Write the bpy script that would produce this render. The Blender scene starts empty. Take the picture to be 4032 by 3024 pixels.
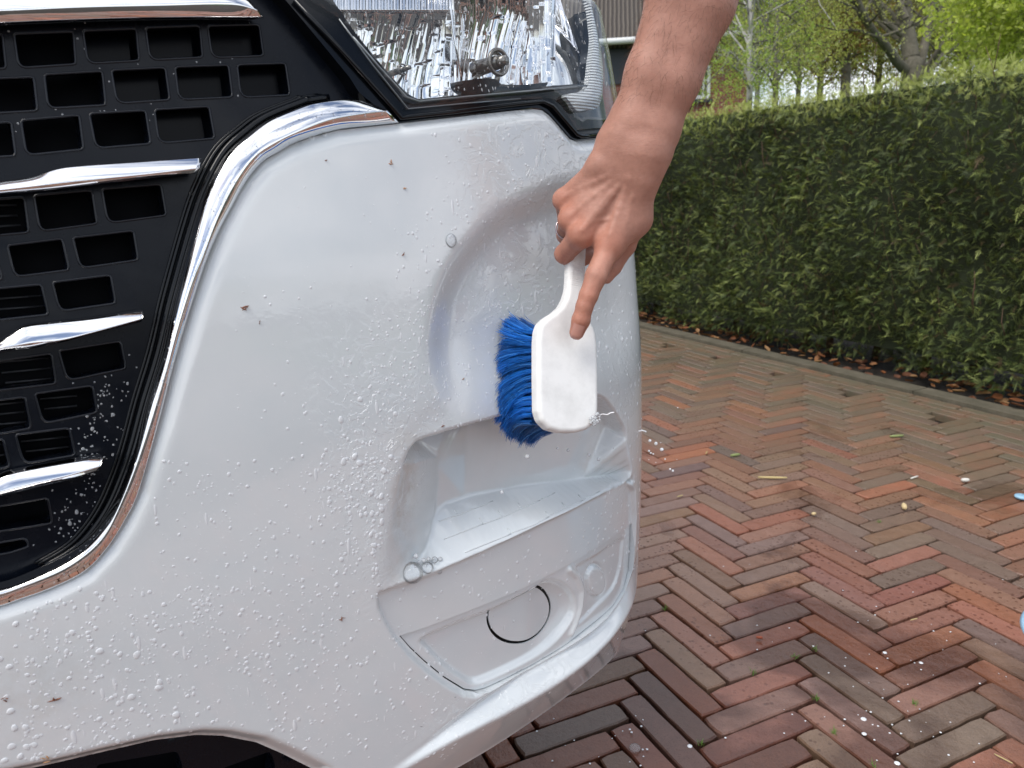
import bpy, bmesh, math, random, time
import numpy as np
from mathutils import Vector, Matrix
from mathutils.geometry import delaunay_2d_cdt
T0 = time.time()
rng = np.random.default_rng(7)
random.seed(7)
SC = bpy.context.scene
COL = SC.collection

# ------------------------------------------------------------------ camera
FPX, CX, CY = 3027.7, 2016.0, 1512.0
PITCH, ROLL, CAMH = math.radians(14.52), math.radians(2.04), 0.899
_cp, _sp, _cr, _sr = math.cos(PITCH), math.sin(PITCH), math.cos(ROLL), math.sin(ROLL)
def _lvl(v):                      # level camera axes -> world
    x, y, z = v
    return np.array([x, _cp*y + _sp*z, -_sp*y + _cp*z])
AX_R = _lvl((_cr, 0, -_sr)); AX_U = _lvl((_sr, 0, _cr)); AX_F = _lvl((0, 1, 0))
CAM = np.array([0, 0, CAMH])
cam = bpy.data.cameras.new('camera'); cam_o = bpy.data.objects.new('camera', cam); COL.objects.link(cam_o)
M = Matrix.Identity(4)
for i in range(3):
    M[i][0] = AX_R[i]; M[i][1] = AX_U[i]; M[i][2] = -AX_F[i]; M[i][3] = CAM[i]
cam_o.matrix_world = M
cam.sensor_width = 36; cam.lens = 36*FPX/4032; cam.clip_start = 0.02; cam.clip_end = 500
cam.dof.use_dof = True; cam.dof.focus_distance = 0.80; cam.dof.aperture_fstop = 14
SC.camera = cam_o

# ------------------------------------------------------------------ world, sun, exposure
SUN_EL, SUN_AZ = math.radians(58), math.radians(222)     # azimuth clockwise from +Y
w = bpy.data.worlds.new('World'); SC.world = w; w.use_nodes = True
nt = w.node_tree; N = nt.nodes; L = nt.links
bg = N['Background']
sky = N.new('ShaderNodeTexSky'); sky.sky_type = 'NISHITA'; sky.sun_disc = False
sky.sun_elevation = SUN_EL; sky.sun_rotation = SUN_AZ
sky.air_density = 1.0; sky.dust_density = 1.5
tc = N.new('ShaderNodeTexCoord'); mp = N.new('ShaderNodeMapping'); mp.inputs['Scale'].default_value = (1, 1, 2.0)
nz = N.new('ShaderNodeTexNoise'); nz.inputs['Scale'].default_value = 2.6; nz.inputs['Detail'].default_value = 8; nz.inputs['Roughness'].default_value = .58
cr = N.new('ShaderNodeValToRGB'); cr.color_ramp.elements[0].position = .40; cr.color_ramp.elements[1].position = .58
mx = N.new('ShaderNodeMixRGB'); mx.inputs['Color2'].default_value = (10.5, 10.9, 11.6, 1)
L.new(tc.outputs['Generated'], mp.inputs['Vector']); L.new(mp.outputs[0], nz.inputs['Vector'])
L.new(nz.outputs['Fac'], cr.inputs['Fac']); L.new(cr.outputs['Color'], mx.inputs['Fac'])
L.new(sky.outputs[0], mx.inputs['Color1']); L.new(mx.outputs[0], bg.inputs['Color'])
bg.inputs['Strength'].default_value = 0.09
sl = bpy.data.lights.new('sun', 'SUN'); sl.energy = 1.5; sl.angle = math.radians(28); sl.color = (1, .96, .9)
so = bpy.data.objects.new('sun', sl); COL.objects.link(so)
sd = Vector((math.sin(SUN_AZ)*math.cos(SUN_EL), math.cos(SUN_AZ)*math.cos(SUN_EL), math.sin(SUN_EL)))
so.rotation_euler = sd.to_track_quat('Z', 'Y').to_euler(); so.location = (0, 0, 6)
SC.view_settings.view_transform = 'Standard'; SC.view_settings.look = 'None'
SC.view_settings.exposure = 0.70; SC.view_settings.gamma = 1
SC.render.engine = 'CYCLES'
SC.cycles.max_bounces = 12; SC.cycles.transparent_max_bounces = 24
SC.cycles.caustics_reflective = False; SC.cycles.caustics_refractive = False
SC.cycles.use_denoising = True

# ------------------------------------------------------------------ tracing helpers
def arr(p): return np.atleast_2d(np.array(p, float))
def crop(ox, oy, k):
    return lambda *pts: arr([(ox + p[0]*k, oy + p[1]*k) for p in pts])
cA = crop(0, 0, .6329); cB = crop(0, 900, .6329); cC = crop(0, 1900, .6781); cD = crop(1100, 0, .6329)
cH = crop(1400, 0, .5); cP = crop(1450, 1650, .5); cQ = crop(1450, 2195, .5)
cR = crop(1800, 1050, .4822); cW = crop(1900, 500, .3617); cT = crop(2700, 0, .6022); cU = crop(2300, 0, .7837)
cD2 = crop(0, 0, 1.8228)
cS = crop(0, 0, 1.0)
def cat(*a): return np.vstack(a)
def rays(p):
    p = arr(p)
    return ((p[:, :1]-CX)/FPX)*AX_R + ((CY-p[:, 1:2])/FPX)*AX_U + AX_F
def P3(x, y, d):
    return CAM + rays([(x, y)])[0]*d
def proj(P):
    d = np.atleast_2d(P) - CAM
    f = d@AX_F
    return np.stack([CX + FPX*(d@AX_R)/f, CY - FPX*(d@AX_U)/f], 1)
def on_ground(x, y, z=0.0):
    r = rays([(x, y)])[0]; t = (z-CAMH)/r[2]
    return CAM + r*t
def resample(p, step, closed=False):
    p = np.asarray(p, float)
    if closed: p = np.vstack([p, p[:1]])
    seg = np.linalg.norm(np.diff(p, axis=0), axis=1); c = np.r_[0, np.cumsum(seg)]
    n = max(2, int(round(c[-1]/step))+1)
    t = np.linspace(0, c[-1], n)
    out = np.stack([np.interp(t, c, p[:, k]) for k in range(p.shape[1])], 1)
    return out[:-1] if closed else out
def spline(p, n=8, closed=False):           # centripetal-like catmull-rom through points
    p = np.asarray(p, float); m = len(p)
    if closed: q = np.vstack([p[-1], p, p[0], p[1]]); segs = m
    else: q = np.vstack([2*p[0]-p[1], p, 2*p[-1]-p[-2]]); segs = m-1
    out = []
    for i in range(segs):
        a, b, c, d = q[i:i+4]
        for t in np.arange(n)/n:
            out.append(.5*((2*b)+(-a+c)*t+(2*a-5*b+4*c-d)*t*t+(-a+3*b-3*c+d)*t**3))
    if not closed: out.append(p[-1])
    return np.array(out)
def sstep(x): x = np.clip(x, 0, 1); return x*x*(3-2*x)

# ------------------------------------------------------------------ mesh / object helpers
def mesh_obj(name, V, F, mat=None, parent=None, smooth=True, attrs=None, mats=None, mi=None):
    me = bpy.data.meshes.new(name)
    V = np.asarray(V, np.float32)
    if isinstance(F, np.ndarray):
        nf, k = F.shape
        me.vertices.add(len(V)); me.vertices.foreach_set('co', V.ravel())
        me.loops.add(nf*k); me.loops.foreach_set('vertex_index', F.astype(np.int32).ravel())
        me.polygons.add(nf); me.polygons.foreach_set('loop_start', np.arange(0, nf*k, k, dtype=np.int32))
        me.update(calc_edges=True); me.validate()
    else:
        me.from_pydata([tuple(v) for v in V.tolist()], [], F); me.update()
    if smooth: me.polygons.foreach_set('use_smooth', [True]*len(me.polygons))
    for m_ in (mats or ([mat] if mat else [])): me.materials.append(m_)
    if mi is not None: me.polygons.foreach_set('material_index', np.asarray(mi, np.int32))
    if attrs:
        for an, (dom, data) in attrs.items():
            a = me.attributes.new(an, 'FLOAT_COLOR', dom)
            a.data.foreach_set('color', np.asarray(data, np.float32).ravel())
    o = bpy.data.objects.new(name, me); COL.objects.link(o)
    if parent: o.parent = parent
    return o
def tag(o, label=None, cat_=None, group=None, kind=None):
    if label: o['label'] = label
    if cat_: o['category'] = cat_
    if group: o['group'] = group
    if kind: o['kind'] = kind
    return o
def empty(name, loc=(0, 0, 0)):
    o = bpy.data.objects.new(name, None); COL.objects.link(o); o.location = loc; o.empty_display_size = .05
    return o
def tube(pts, radii, n=10, cap=True):
    pts = np.asarray(pts, float); m = len(pts); radii = np.broadcast_to(radii, (m,))
    t = np.gradient(pts, axis=0); t /= np.linalg.norm(t, axis=1)[:, None]+1e-12
    ref = np.array([0, 0, 1.]) if abs(t[0][2]) < .9 else np.array([1., 0, 0])
    u = np.cross(t[0], ref); u /= np.linalg.norm(u)
    V = []
    for i in range(m):
        u = u - t[i]*(u@t[i]); u /= np.linalg.norm(u); v = np.cross(t[i], u)
        a = np.arange(n)*2*math.pi/n
        V.append(pts[i]+radii[i]*(np.cos(a)[:, None]*u+np.sin(a)[:, None]*v))
    V = np.vstack(V); F = []
    for i in range(m-1):
        for j in range(n):
            F.append([i*n+j, i*n+(j+1) % n, (i+1)*n+(j+1) % n, (i+1)*n+j])
    F = [list(f) for f in F]
    if cap:
        F.append(list(range(n))[::-1]); F.append([(m-1)*n+j for j in range(n)])
    return V, F
def merge(parts):
    Vs, Fs, o = [], [], 0
    for V, F in parts:
        Vs.append(V); Fs += [[i+o for i in f] for f in (F.tolist() if isinstance(F, np.ndarray) else F)]; o += len(V)
    return np.vstack(Vs), Fs
def box(x0, x1, y0, y1, z0, z1):
    V = np.array([(x, y, z) for z in (z0, z1) for y in (y0, y1) for x in (x0, x1)], float)
    return V, [[0, 2, 3, 1], [4, 5, 7, 6], [0, 1, 5, 4], [2, 6, 7, 3], [0, 4, 6, 2], [1, 3, 7, 5]]

# ------------------------------------------------------------------ material helpers
def mat(name, col=(.5, .5, .5), rough=.5, metal=0., coat=0., coat_r=.03, spec=.5, trans=0., ior=1.45, sss=0., alpha=1.):
    m = bpy.data.materials.new(name); m.use_nodes = True
    b = m.node_tree.nodes['Principled BSDF']; I = b.inputs
    I['Base Color'].default_value = (*col, 1); I['Roughness'].default_value = rough; I['Metallic'].default_value = metal
    I['Coat Weight'].default_value = coat; I['Coat Roughness'].default_value = coat_r
    I['Specular IOR Level'].default_value = spec; I['Transmission Weight'].default_value = trans; I['IOR'].default_value = ior
    I['Subsurface Weight'].default_value = sss
    return m
def nodes(m): return m.node_tree.nodes, m.node_tree.links, m.node_tree.nodes['Principled BSDF']
def obj_coord(m, scale=1.):
    N, L, b = nodes(m)
    t = N.new('ShaderNodeTexCoord'); mpn = N.new('ShaderNodeMapping')
    mpn.inputs['Scale'].default_value = (scale,)*3 if not hasattr(scale, '__len__') else scale
    L.new(t.outputs['Object'], mpn.inputs['Vector']); return mpn.outputs[0]
def noise(m, vec, scale, detail=4, rough=.5, dist=0.):
    N, L, b = nodes(m); n = N.new('ShaderNodeTexNoise')
    n.inputs['Scale'].default_value = scale; n.inputs['Detail'].default_value = detail
    n.inputs['Roughness'].default_value = rough; n.inputs['Distortion'].default_value = dist
    L.new(vec, n.inputs['Vector']); return n.outputs['Fac']
def ramp(m, fac, stops):
    N, L, b = nodes(m); r = N.new('ShaderNodeValToRGB'); e = r.color_ramp.elements
    while len(e) < len(stops): e.new(.5)
    for i, (p, c) in enumerate(stops):
        e[i].position = p; e[i].color = (*c, 1) if hasattr(c, '__len__') else (c, c, c, 1)
    L.new(fac, r.inputs['Fac']); return r.outputs['Color']
def mix(m, fac, a, b_, mode='MIX'):
    N, L, b = nodes(m); x = N.new('ShaderNodeMixRGB'); x.blend_type = mode
    for s, v in (('Fac', fac), ('Color1', a), ('Color2', b_)):
        if isinstance(v, bpy.types.NodeSocket): L.new(v, x.inputs[s])
        elif s == 'Fac': x.inputs[s].default_value = v
        else: x.inputs[s].default_value = (*v, 1)
    return x.outputs[0]
def bump(m, h, strength=.3, dist=.002, sock='Normal', prev=None):
    N, L, b = nodes(m); n = N.new('ShaderNodeBump'); n.inputs['Strength'].default_value = strength
    n.inputs['Distance'].default_value = dist; L.new(h, n.inputs['Height'])
    if prev is not None: L.new(prev, n.inputs['Normal'])
    if sock: L.new(n.outputs[0], b.inputs[sock])
    return n.outputs[0]
def attr_col(m, name='col'):
    N, L, b = nodes(m); a = N.new('ShaderNodeAttribute'); a.attribute_name = name; return a.outputs['Color']
# ------------------------------------------------------------------ van: base surface of the front corner
_SK = [-1.3, -.6, -.35, -.15, 0, .08, .168, .22, .26, .30, .34, .38, .9]
_PH = [66, 62, 60, 56, 50, 46, 40, 32, 22, 5, -15, -29, -29]
_s = np.arange(-1.4, 1.0, .002)
_ph = np.interp(_s, _SK, _PH); _k = np.exp(-.5*(np.arange(-25, 26)/10)**2); _k /= _k.sum()
_ph = np.radians(np.convolve(np.pad(_ph, 25, mode='edge'), _k, 'valid'))
_T = np.stack([np.sin(_ph), np.cos(_ph)], 1); _C = np.cumsum(_T, 0)*.002
_C = _C - _C[np.argmin(abs(_s))] + np.array([0, .765])
_ZK = [.0, .15, .3, .4, .56, .7, .84, .95, 1.05, 1.2, 1.6]; _OF = [.05, .02, .008, .003, 0, .003, .013, .028, .045, .08, .25]
_zz = np.linspace(0, 1.6, 801); _oo = np.interp(_zz, _ZK, _OF)
_oo = np.convolve(np.pad(_oo, 25, mode='edge'), _k, 'valid')
VD = np.array([math.sin(math.radians(-40)), math.cos(math.radians(-40)), 0.])     # inward
def B(s, z, d=0.):
    s = np.asarray(s, float); z = np.asarray(z, float)
    cx = np.interp(s, _s, _C[:, 0]); cy = np.interp(s, _s, _C[:, 1])
    tx = np.interp(s, _s, _T[:, 0]); ty = np.interp(s, _s, _T[:, 1]); o = np.interp(z, _zz, _oo)
    P = np.stack([cx - ty*o, cy + tx*o, z + 0*s], -1)
    return P + np.asarray(d, float)[..., None]*VD
_gs, _gz = np.meshgrid(np.arange(-.75, .295, .01), np.arange(.05, 1.35, .01)); _gs = _gs.ravel(); _gz = _gz.ravel()
_gp = proj(B(_gs, _gz))
def inv(p, d=0.):
    p = arr(p); d = np.broadcast_to(np.asarray(d, float), (len(p),)).copy()
    j = np.array([np.argmin(((_gp-q)**2).sum(1)) for q in p]); x = np.stack([_gs[j], _gz[j]], 1)
    for it in range(25):
        f = proj(B(x[:, 0], x[:, 1], d)) - p; e = 1e-4
        fs = (proj(B(x[:, 0]+e, x[:, 1], d)) - p - f)/e; fz = (proj(B(x[:, 0], x[:, 1]+e, d)) - p - f)/e
        a = (fs*fs).sum(1)+2e3; b_ = (fs*fz).sum(1); c = (fz*fz).sum(1)+2e3
        g0 = (fs*f).sum(1); g1 = (fz*f).sum(1); det = a*c-b_*b_
        st = np.stack([-(c*g0-b_*g1)/det, -(a*g1-b_*g0)/det], 1)
        x += np.clip(st, -.03, .03)
    return x
def inside(poly, pts):
    poly = np.asarray(poly); x, y = pts[:, 0], pts[:, 1]; c = np.zeros(len(pts), bool); n = len(poly)
    j = n-1
    for i in range(n):
        xi, yi = poly[i]; xj, yj = poly[j]
        if yi != yj:
            m_ = ((yi > y) != (yj > y)) & (x < (xj-xi)*(y-yi)/(yj-yi)+xi); c ^= m_
        j = i
    return c
def pdist(poly, pts, closed=False):
    poly = np.asarray(poly); 
    if closed: poly = np.vstack([poly, poly[:1]])
    lo = poly.min(0); hi = poly.max(0)
    best = np.full(len(pts), 9.)
    for a, b_ in zip(poly[:-1], poly[1:]):
        ab = b_-a; l = ab@ab
        if l < 1e-14: continue
        t = np.clip(((pts-a)@ab)/l, 0, 1)
        dd = ((pts-a-t[:, None]*ab)**2).sum(1); best = np.minimum(best, dd)
    return np.sqrt(best)
# depth raster over (s, z)
RS0, RS1, RZ0, RZ1, RC = -.70, .46, .14, 1.02, .0014
_rs = np.arange(RS0, RS1, RC); _rz = np.arange(RZ0, RZ1, RC)
GS, GZ = np.meshgrid(_rs, _rz); GP = np.stack([GS.ravel(), GZ.ravel()], 1)
def raster(lines, base=None):
    """linear interpolation of depth between polylines [(pts Nx3 s,z,d)]; returns value grid and mask"""
    pts, edges = [], []
    for l in lines:
        o = len(pts); pts += [tuple(q) for q in l]; edges += [(o+i, o+i+1) for i in range(len(l)-1)]
    pts = np.array(pts)
    res = delaunay_2d_cdt([Vector(q[:2]) for q in pts], edges, [], 0, 1e-7)
    v, f, orig = res[0], res[2], res[3]
    dep = np.array([pts[o[0]][2] if o else np.nan for o in orig])
    vv = np.array([tuple(q) for q in v])
    if np.isnan(dep).any():
        good = ~np.isnan(dep)
        for i in np.where(~good)[0]:
            dep[i] = dep[good][np.argmin(((vv[good]-vv[i])**2).sum(1))]
    val = np.zeros(GS.shape); msk = np.zeros(GS.shape, bool)
    for t in f:
        for k in range(1, len(t)-1):
            ia, ib, ic = t[0], t[k], t[k+1]; a, b_, c = vv[ia], vv[ib], vv[ic]
            lo = np.minimum(np.minimum(a, b_), c); hi = np.maximum(np.maximum(a, b_), c)
            i0 = max(0, int((lo[0]-RS0)/RC)); i1 = min(len(_rs), int((hi[0]-RS0)/RC)+2)
            j0 = max(0, int((lo[1]-RZ0)/RC)); j1 = min(len(_rz), int((hi[1]-RZ0)/RC)+2)
            if i1 <= i0 or j1 <= j0: continue
            S_ = GS[j0:j1, i0:i1]; Z_ = GZ[j0:j1, i0:i1]
            den = (b_[1]-c[1])*(a[0]-c[0])+(c[0]-b_[0])*(a[1]-c[1])
            if abs(den) < 1e-14: continue
            w0 = ((b_[1]-c[1])*(S_-c[0])+(c[0]-b_[0])*(Z_-c[1]))/den
            w1 = ((c[1]-a[1])*(S_-c[0])+(a[0]-c[0])*(Z_-c[1]))/den; w2 = 1-w0-w1
            m_ = (w0 >= -1e-9) & (w1 >= -1e-9) & (w2 >= -1e-9)
            val[j0:j1, i0:i1][m_] = (w0*dep[ia]+w1*dep[ib]+w2*dep[ic])[m_]; msk[j0:j1, i0:i1] |= m_
    return val, msk
def blur(g, sig):
    r = int(3*sig)+1; k = np.exp(-.5*(np.arange(-r, r+1)/sig)**2); k /= k.sum()
    g = np.pad(g, r, mode='edge')
    g = np.apply_along_axis(lambda m_: np.convolve(m_, k, 'valid'), 1, g)
    return np.apply_along_axis(lambda m_: np.convolve(m_, k, 'valid'), 0, g)
def sample(g, s, z):
    x = np.clip((np.asarray(s)-RS0)/RC, 0, g.shape[1]-1.001); y = np.clip((np.asarray(z)-RZ0)/RC, 0, g.shape[0]-1.001)
    i = x.astype(int); j = y.astype(int); fx = x-i; fy = y-j
    return (g[j, i]*(1-fx)+g[j, i+1]*fx)*(1-fy)+(g[j+1, i]*(1-fx)+g[j+1, i+1]*fx)*fy
def sub(poly, pts_sub=None): return None
def soft(poly, w_=.0025):                      # anti-aliased inside mask from exact distances
    m_ = region(poly); d_ = dgrid(poly, True, .02); return sstep(.5+np.where(m_, d_, -d_)/(2*w_))
def smooth_sz(q, deg, tail):                   # fair a traced curve z(s) and extend it round the corner
    q = np.asarray(q); k = q[:, 0] < .262; c = np.polyfit(q[k, 0], q[k, 1], deg); s_ = np.linspace(q[k, 0].min(), .262, 60)
    out = np.column_stack([s_, np.polyval(c, s_)]); return np.vstack([out, tail])
def szd(p, d, step=None):
    p = arr(p); d = np.broadcast_to(np.asarray(d, float), (len(p),))
    q = np.column_stack([p, d])
    if step: q = resample(q, step)
    x = inv(q[:, :2], q[:, 2]); return np.column_stack([x, q[:, 2]])
def region(grid_poly):                       # bool grid
    lo = grid_poly.min(0)-.01; hi = grid_poly.max(0)+.01
    idx = np.where((GP[:, 0] > lo[0]) & (GP[:, 0] < hi[0]) & (GP[:, 1] > lo[1]) & (GP[:, 1] < hi[1]))[0]
    g = np.zeros(len(GP), bool); g[idx] = inside(grid_poly, GP[idx]); return g.reshape(GS.shape)
def dgrid(poly, closed=False, pad=.08):
    lo = poly.min(0)-pad; hi = poly.max(0)+pad
    idx = np.where((GP[:, 0] > lo[0]) & (GP[:, 0] < hi[0]) & (GP[:, 1] > lo[1]) & (GP[:, 1] < hi[1]))[0]
    g = np.full(len(GP), 9.); g[idx] = pdist(poly, GP[idx], closed); return g.reshape(GS.shape)

# ---- traced curves of the bumper
TR_OUT = cat(cS((-500, 2530), (-200, 2445)), cC((0, 725), (100, 690), (300, 620), (500, 520), (640, 370), (740, 210), (812, 56)),
             cB((1000, 1190), (1090, 840), (1185, 520), (1285, 220)), cA((1370, 1440), (1450, 1290), (1540, 1130), (1640, 1010), (1740, 950)),
             cD((60, 912), (200, 858), (380, 808), (560, 788), (750, 768)))
TR_RDG = cat(cS((-500, 2462), (-200, 2390)), cC((0, 655), (100, 620), (330, 530), (480, 440), (600, 330), (680, 180)),
             cB((850, 1480), (950, 1180), (1030, 900), (1110, 600), (1200, 320)), cA((1260, 1600), (1330, 1410), (1405, 1240), (1500, 1080), (1600, 960), (1740, 875)),
             cD((100, 828), (300, 748), (500, 708), (600, 694), (672, 690)))
TR_IN = cat(cS((-500, 2440), (-200, 2365)), cC((0, 615), (100, 588), (300, 500), (440, 420), (540, 335), (635, 210)),
            cB((760, 1650), (850, 1400), (930, 1100), (1020, 800), (1090, 500), (1160, 240)), cA((1220, 1450), (1280, 1260), (1350, 1100), (1440, 950), (1560, 840), (1700, 740), (1950, 640)),
            cS((1230, 407), (1318, 394), (1396, 392), (1455, 405), (1514, 431)))
HL_BOT = cD((750, 768), (1100, 728), (1500, 683), (1600, 674), (1660, 682), (1700, 710), (1750, 765), (1830, 860), (1870, 879), (2010, 862))
BOT = cat(cQ((2118, 440), (2090, 540), (2030, 660), (1880, 830), (1600, 1080), (1250, 1310), (980, 1475), (680, 1655)), cS((1500, 3190), (1380, 3190)))
ARC = cC((1850, 1690), (1650, 1590), (1500, 1525), (1300, 1487), (1150, 1483), (900, 1515), (600, 1585), (290, 1658), (-200, 1760), (-740, 1860))
RIMTOP = cat(cP((340, 188), (540, 138), (800, 60)), cR((360, 1240), (700, 1150), (1000, 1080), (1165, 1062)))
RIMR = cat(cR((1230, 1105), (1300, 1200), (1370, 1330)), cP((2030, 190), (2068, 380), (2085, 500)))
COVER = cQ((245, 617), (430, 558), (700, 455), (985, 343), (1180, 262), (1400, 150), (1600, 42), (1800, -75), (1950, -175), (2072, -272),
           (2070, -100), (2055, 110), (2015, 260), (1940, 385), (1850, 470), (1700, 590), (1560, 702), (1300, 858), (1050, 985), (930, 1040), (850, 1060), (760, 1048),
           (600, 950), (450, 828), (330, 715))
cover_sz = inv(COVER, .007)
L1 = cQ((170, 1700), (600, 1385), (800, 1185), (930, 1062), (1050, 993), (1300, 866), (1560, 712), (1700, 602), (1850, 482), (1960, 390), (2030, 270), (2075, 110))
L2 = cQ((100, 1800), (380, 1610), (700, 1432), (1050, 1262), (1400, 1058), (1700, 832), (1900, 655), (2020, 500), (2065, 370), (2100, 120))

top_out = inv(TR_OUT); hl = inv(HL_BOT)
right_top = np.array([[.33, hl[-1, 1]+.006], [.55, hl[-1, 1]+.03]])
bot = inv(BOT, .022); BS = smooth_sz(bot[bot[:, 0].argsort()], 3, np.zeros((0, 2))); zr = BS[-1, 1]; BS = np.vstack([BS, [[.30, zr+.006], [.36, zr+.010], [.55, zr+.012]]])
bot = BS[::-1]; right_bot = np.zeros((0, 2))
arc = inv(ARC, .008)
OUT = np.vstack([resample(top_out, .003), resample(np.vstack([hl, right_top]), .003)[1:], resample(np.vstack([right_top[-1:], right_bot, bot, arc, top_out[:1]]), .003)[1:-1]])

# pocket
back_line = szd(cP((527, 705), (600, 655), (790, 592), (1180, 527), (1600, 482), (1975, 432)), [.042, .044, .050, .056, .048, .030], 25)
front_line = szd(cP((118, 1368), (480, 1245), (830, 1090), (1230, 908), (1600, 733), (1900, 575), (2048, 495)), 0.0, 25)
left_rim = szd(cP((340, 188), (250, 450), (175, 750), (115, 1100), (118, 1368)), 0.0, 30)
left_in = szd(cP((545, 260), (552, 480), (527, 705)), [.036, .040, .042], 20)
left_floor = szd(cP((527, 705), (503, 850), (470, 1000), (300, 1200), (118, 1368)), [.042, .034, .024, .008, 0], 20)
rim_top = szd(RIMTOP, 0.0, 25); rim_r = szd(RIMR, 0.0, 25)
wall_top = rim_top[2:].copy(); wall_top[:, 1] -= .004; wall_top[:, 2] = np.interp(np.linspace(0, 1, len(wall_top)), [0, .35, .7, 1], [.038, .050, .046, .028])*sstep((np.arange(len(wall_top))+1)/2.)
right_in = szd(cP((1800, -60), (1870, 60), (1940, 250), (1975, 432)), [.028, .030, .031, .030], 20)
pk, pm = raster([back_line, front_line, left_rim, left_in, left_floor[1:-1], rim_top, rim_r, wall_top, right_in[:-1]])
pk_poly = np.vstack([left_rim[:, :2], front_line[1:, :2], rim_r[::-1, :2], rim_top[::-1, :2]])
pkm = soft(pk_poly, .0008); pk = pk*pkm
wl = sstep((GS - inv(cP((620, 700)))[0, 0]+.05)/.05)            # softer towards the left wall
wl = np.maximum(wl, sstep((GZ-rim_top[0, 1]+.035)/.03)); pk = blur(pk, 1.0)*wl + blur(pk, 5.)*(1-wl)
# non-slip pattern on the tread: thin raised ribs
def ridge(p, amp, sig, d=0.):
    q = inv(resample(arr(p), 20), d); return amp*np.exp(-.5*(dgrid(q, pad=.02)/sig)**2)
# fascia round the fog cover sits slightly inside
FAS_L = cQ((85, 300), (100, 400), (150, 515), (225, 640), (330, 765), (450, 880), (600, 995), (740, 1075), (850, 1092), (930, 1062))
fas = np.vstack([inv(FAS_L), inv(L1[4:]), inv(cQ((2100, -100), (2108, -330), (2098, -520))), front_line[::-1, :2]])
fm = soft(fas, .0018)
# round dish above the pocket
ARCD = cH((1790, 1372), (1620, 1392), (1400, 1452), (1200, 1542), (1040, 1658))
ARCD = cat(ARCD, cS((1800, 960), (1735, 1065), (1690, 1190), (1668, 1320), (1668, 1450), (1690, 1580)))
arc_sz = inv(spline(cat(cS((2440, 672), (2330, 678), (2250, 684)), ARCD), 4)); za = arc_sz[0, 1]
arc_sz = np.vstack([[[.55, za+.01], [.40, za+.008], [.30, za+.003]], arc_sz])
dsh = np.vstack([arc_sz, rim_top[:, :2], rim_r[:4, :2], [[.45, .56], [.55, .56]]])
dm = region(dsh); dd_ = dgrid(arc_sz, pad=.3)
z_lip = rim_top[0, 1]
dish = dm*(.016*sstep(dd_/.040))*sstep((GZ-z_lip+.005)/.10)*(1-.9*sstep((GS-.19)/.09))
dish = blur(dish, 4.0)
# lower ledge
def led(L_, d_, deg):
    q = inv(L_, np.interp(np.linspace(0, 1, len(L_)), np.linspace(0, 1, len(d_)), d_)); q = smooth_sz(q, deg, np.zeros((0, 2))); ze_ = q[-1, 1]; t_ = np.linspace(0, 1, len(q)); dd = np.interp(t_, np.linspace(0, 1, len(d_)), d_)
    q = np.vstack([q, [[.285, ze_+.02], [.33, ze_+.05], [.57, ze_+.08]]]); return np.column_stack([q, np.r_[dd, [0]*3]])
l1 = led(L1[:-1], [0, .002, .006, .009, .010, .010, .010, .010, .009, .006, .001], 4)
l2 = led(L2[:-1], [-.002, -.007, -.011, -.014, -.015, -.015, -.014, -.011, -.006, -.001], 4)
l0 = l1.copy(); l0[:, 1] += .007; l0[:, 2] = 0
bb = np.column_stack([BS, np.full(len(BS), .022)])
far_ = np.array([[-.30, .12, .022], [.57, .12, .022]])
lg, lm = raster([l0, l1, l2, bb, far_])
lg = blur(lg, 2.2)
cov_reg = region(cover_sz)
# rolled edges along the trim, the lamp and the lower opening
ed = dgrid(np.vstack([top_out, hl, right_top]), pad=.03); roll = blur(.008*np.clip(1-ed/.012, 0, 1)**2, .8)
ea = dgrid(arc, pad=.04); roll2 = 1.15*np.clip(.013-ea, 0, 1)
roll2 = blur(roll2, 1.0)
# slight waviness
DEP = pk + .007*fm*(1-np.clip(pk/.004, 0, 1)) + dish + lg + roll + roll2
# cover relief
cvi = np.zeros(GS.shape)
RIN = cQ((395, 655), (430, 705), (600, 872), (720, 955), (830, 1002), (1000, 945), (1300, 792), (1480, 655), (1600, 500), (1635, 370), (1600, 255), (1500, 180), (1390, 178),
         (1300, 235), (1000, 385), (700, 500), (500, 585))
rin = inv(spline(RIN, 4, True), .010); rm = region(rin); rd = dgrid(rin, True, .1)
c_disc = inv(cQ((1205, 448)), .014)[0]
gx = sstep((GS-c_disc[0])/.06)
cvi += rm*(.007*sstep(rd/.006) + .006*gx*sstep(rd/.022))
SUBP = cQ((1640, 75), (1800, -20), (2000, -155), (2010, -60), (1990, 100), (1930, 260), (1800, 400), (1650, 545), (1690, 400), (1700, 260), (1670, 150))
sp_ = inv(spline(SUBP, 3, True), .008); sm = region(sp_); sdm = dgrid(sp_, True, .1); cvi += sm*.003*sstep(sdm/.004)
ring = inv(cQ(*[(1808+72*math.cos(a)+18*math.sin(a), 192+118*math.sin(a)-20*math.cos(a)) for a in np.linspace(0, 6.283, 25)]), .008)
rg_ = region(ring); rgd = dgrid(ring, True, .02); cvi += -.0030*rg_*sstep(rgd/.0025) + .0034*np.exp(-.5*(rgd/.0020)**2)*(~rg_)
cvi += -.0040*np.exp(-.5*(dgrid(inv(resample(cQ((1590, 95), (1650, 150), (1692, 260), (1680, 400), (1640, 520), (1605, 600)), 20), .008), pad=.02)/.0028)**2)
cvi = blur(cvi, .9)
DEPC = .0095 + cvi
SURF = np.where(cov_reg, DEPC, DEP)

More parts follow.
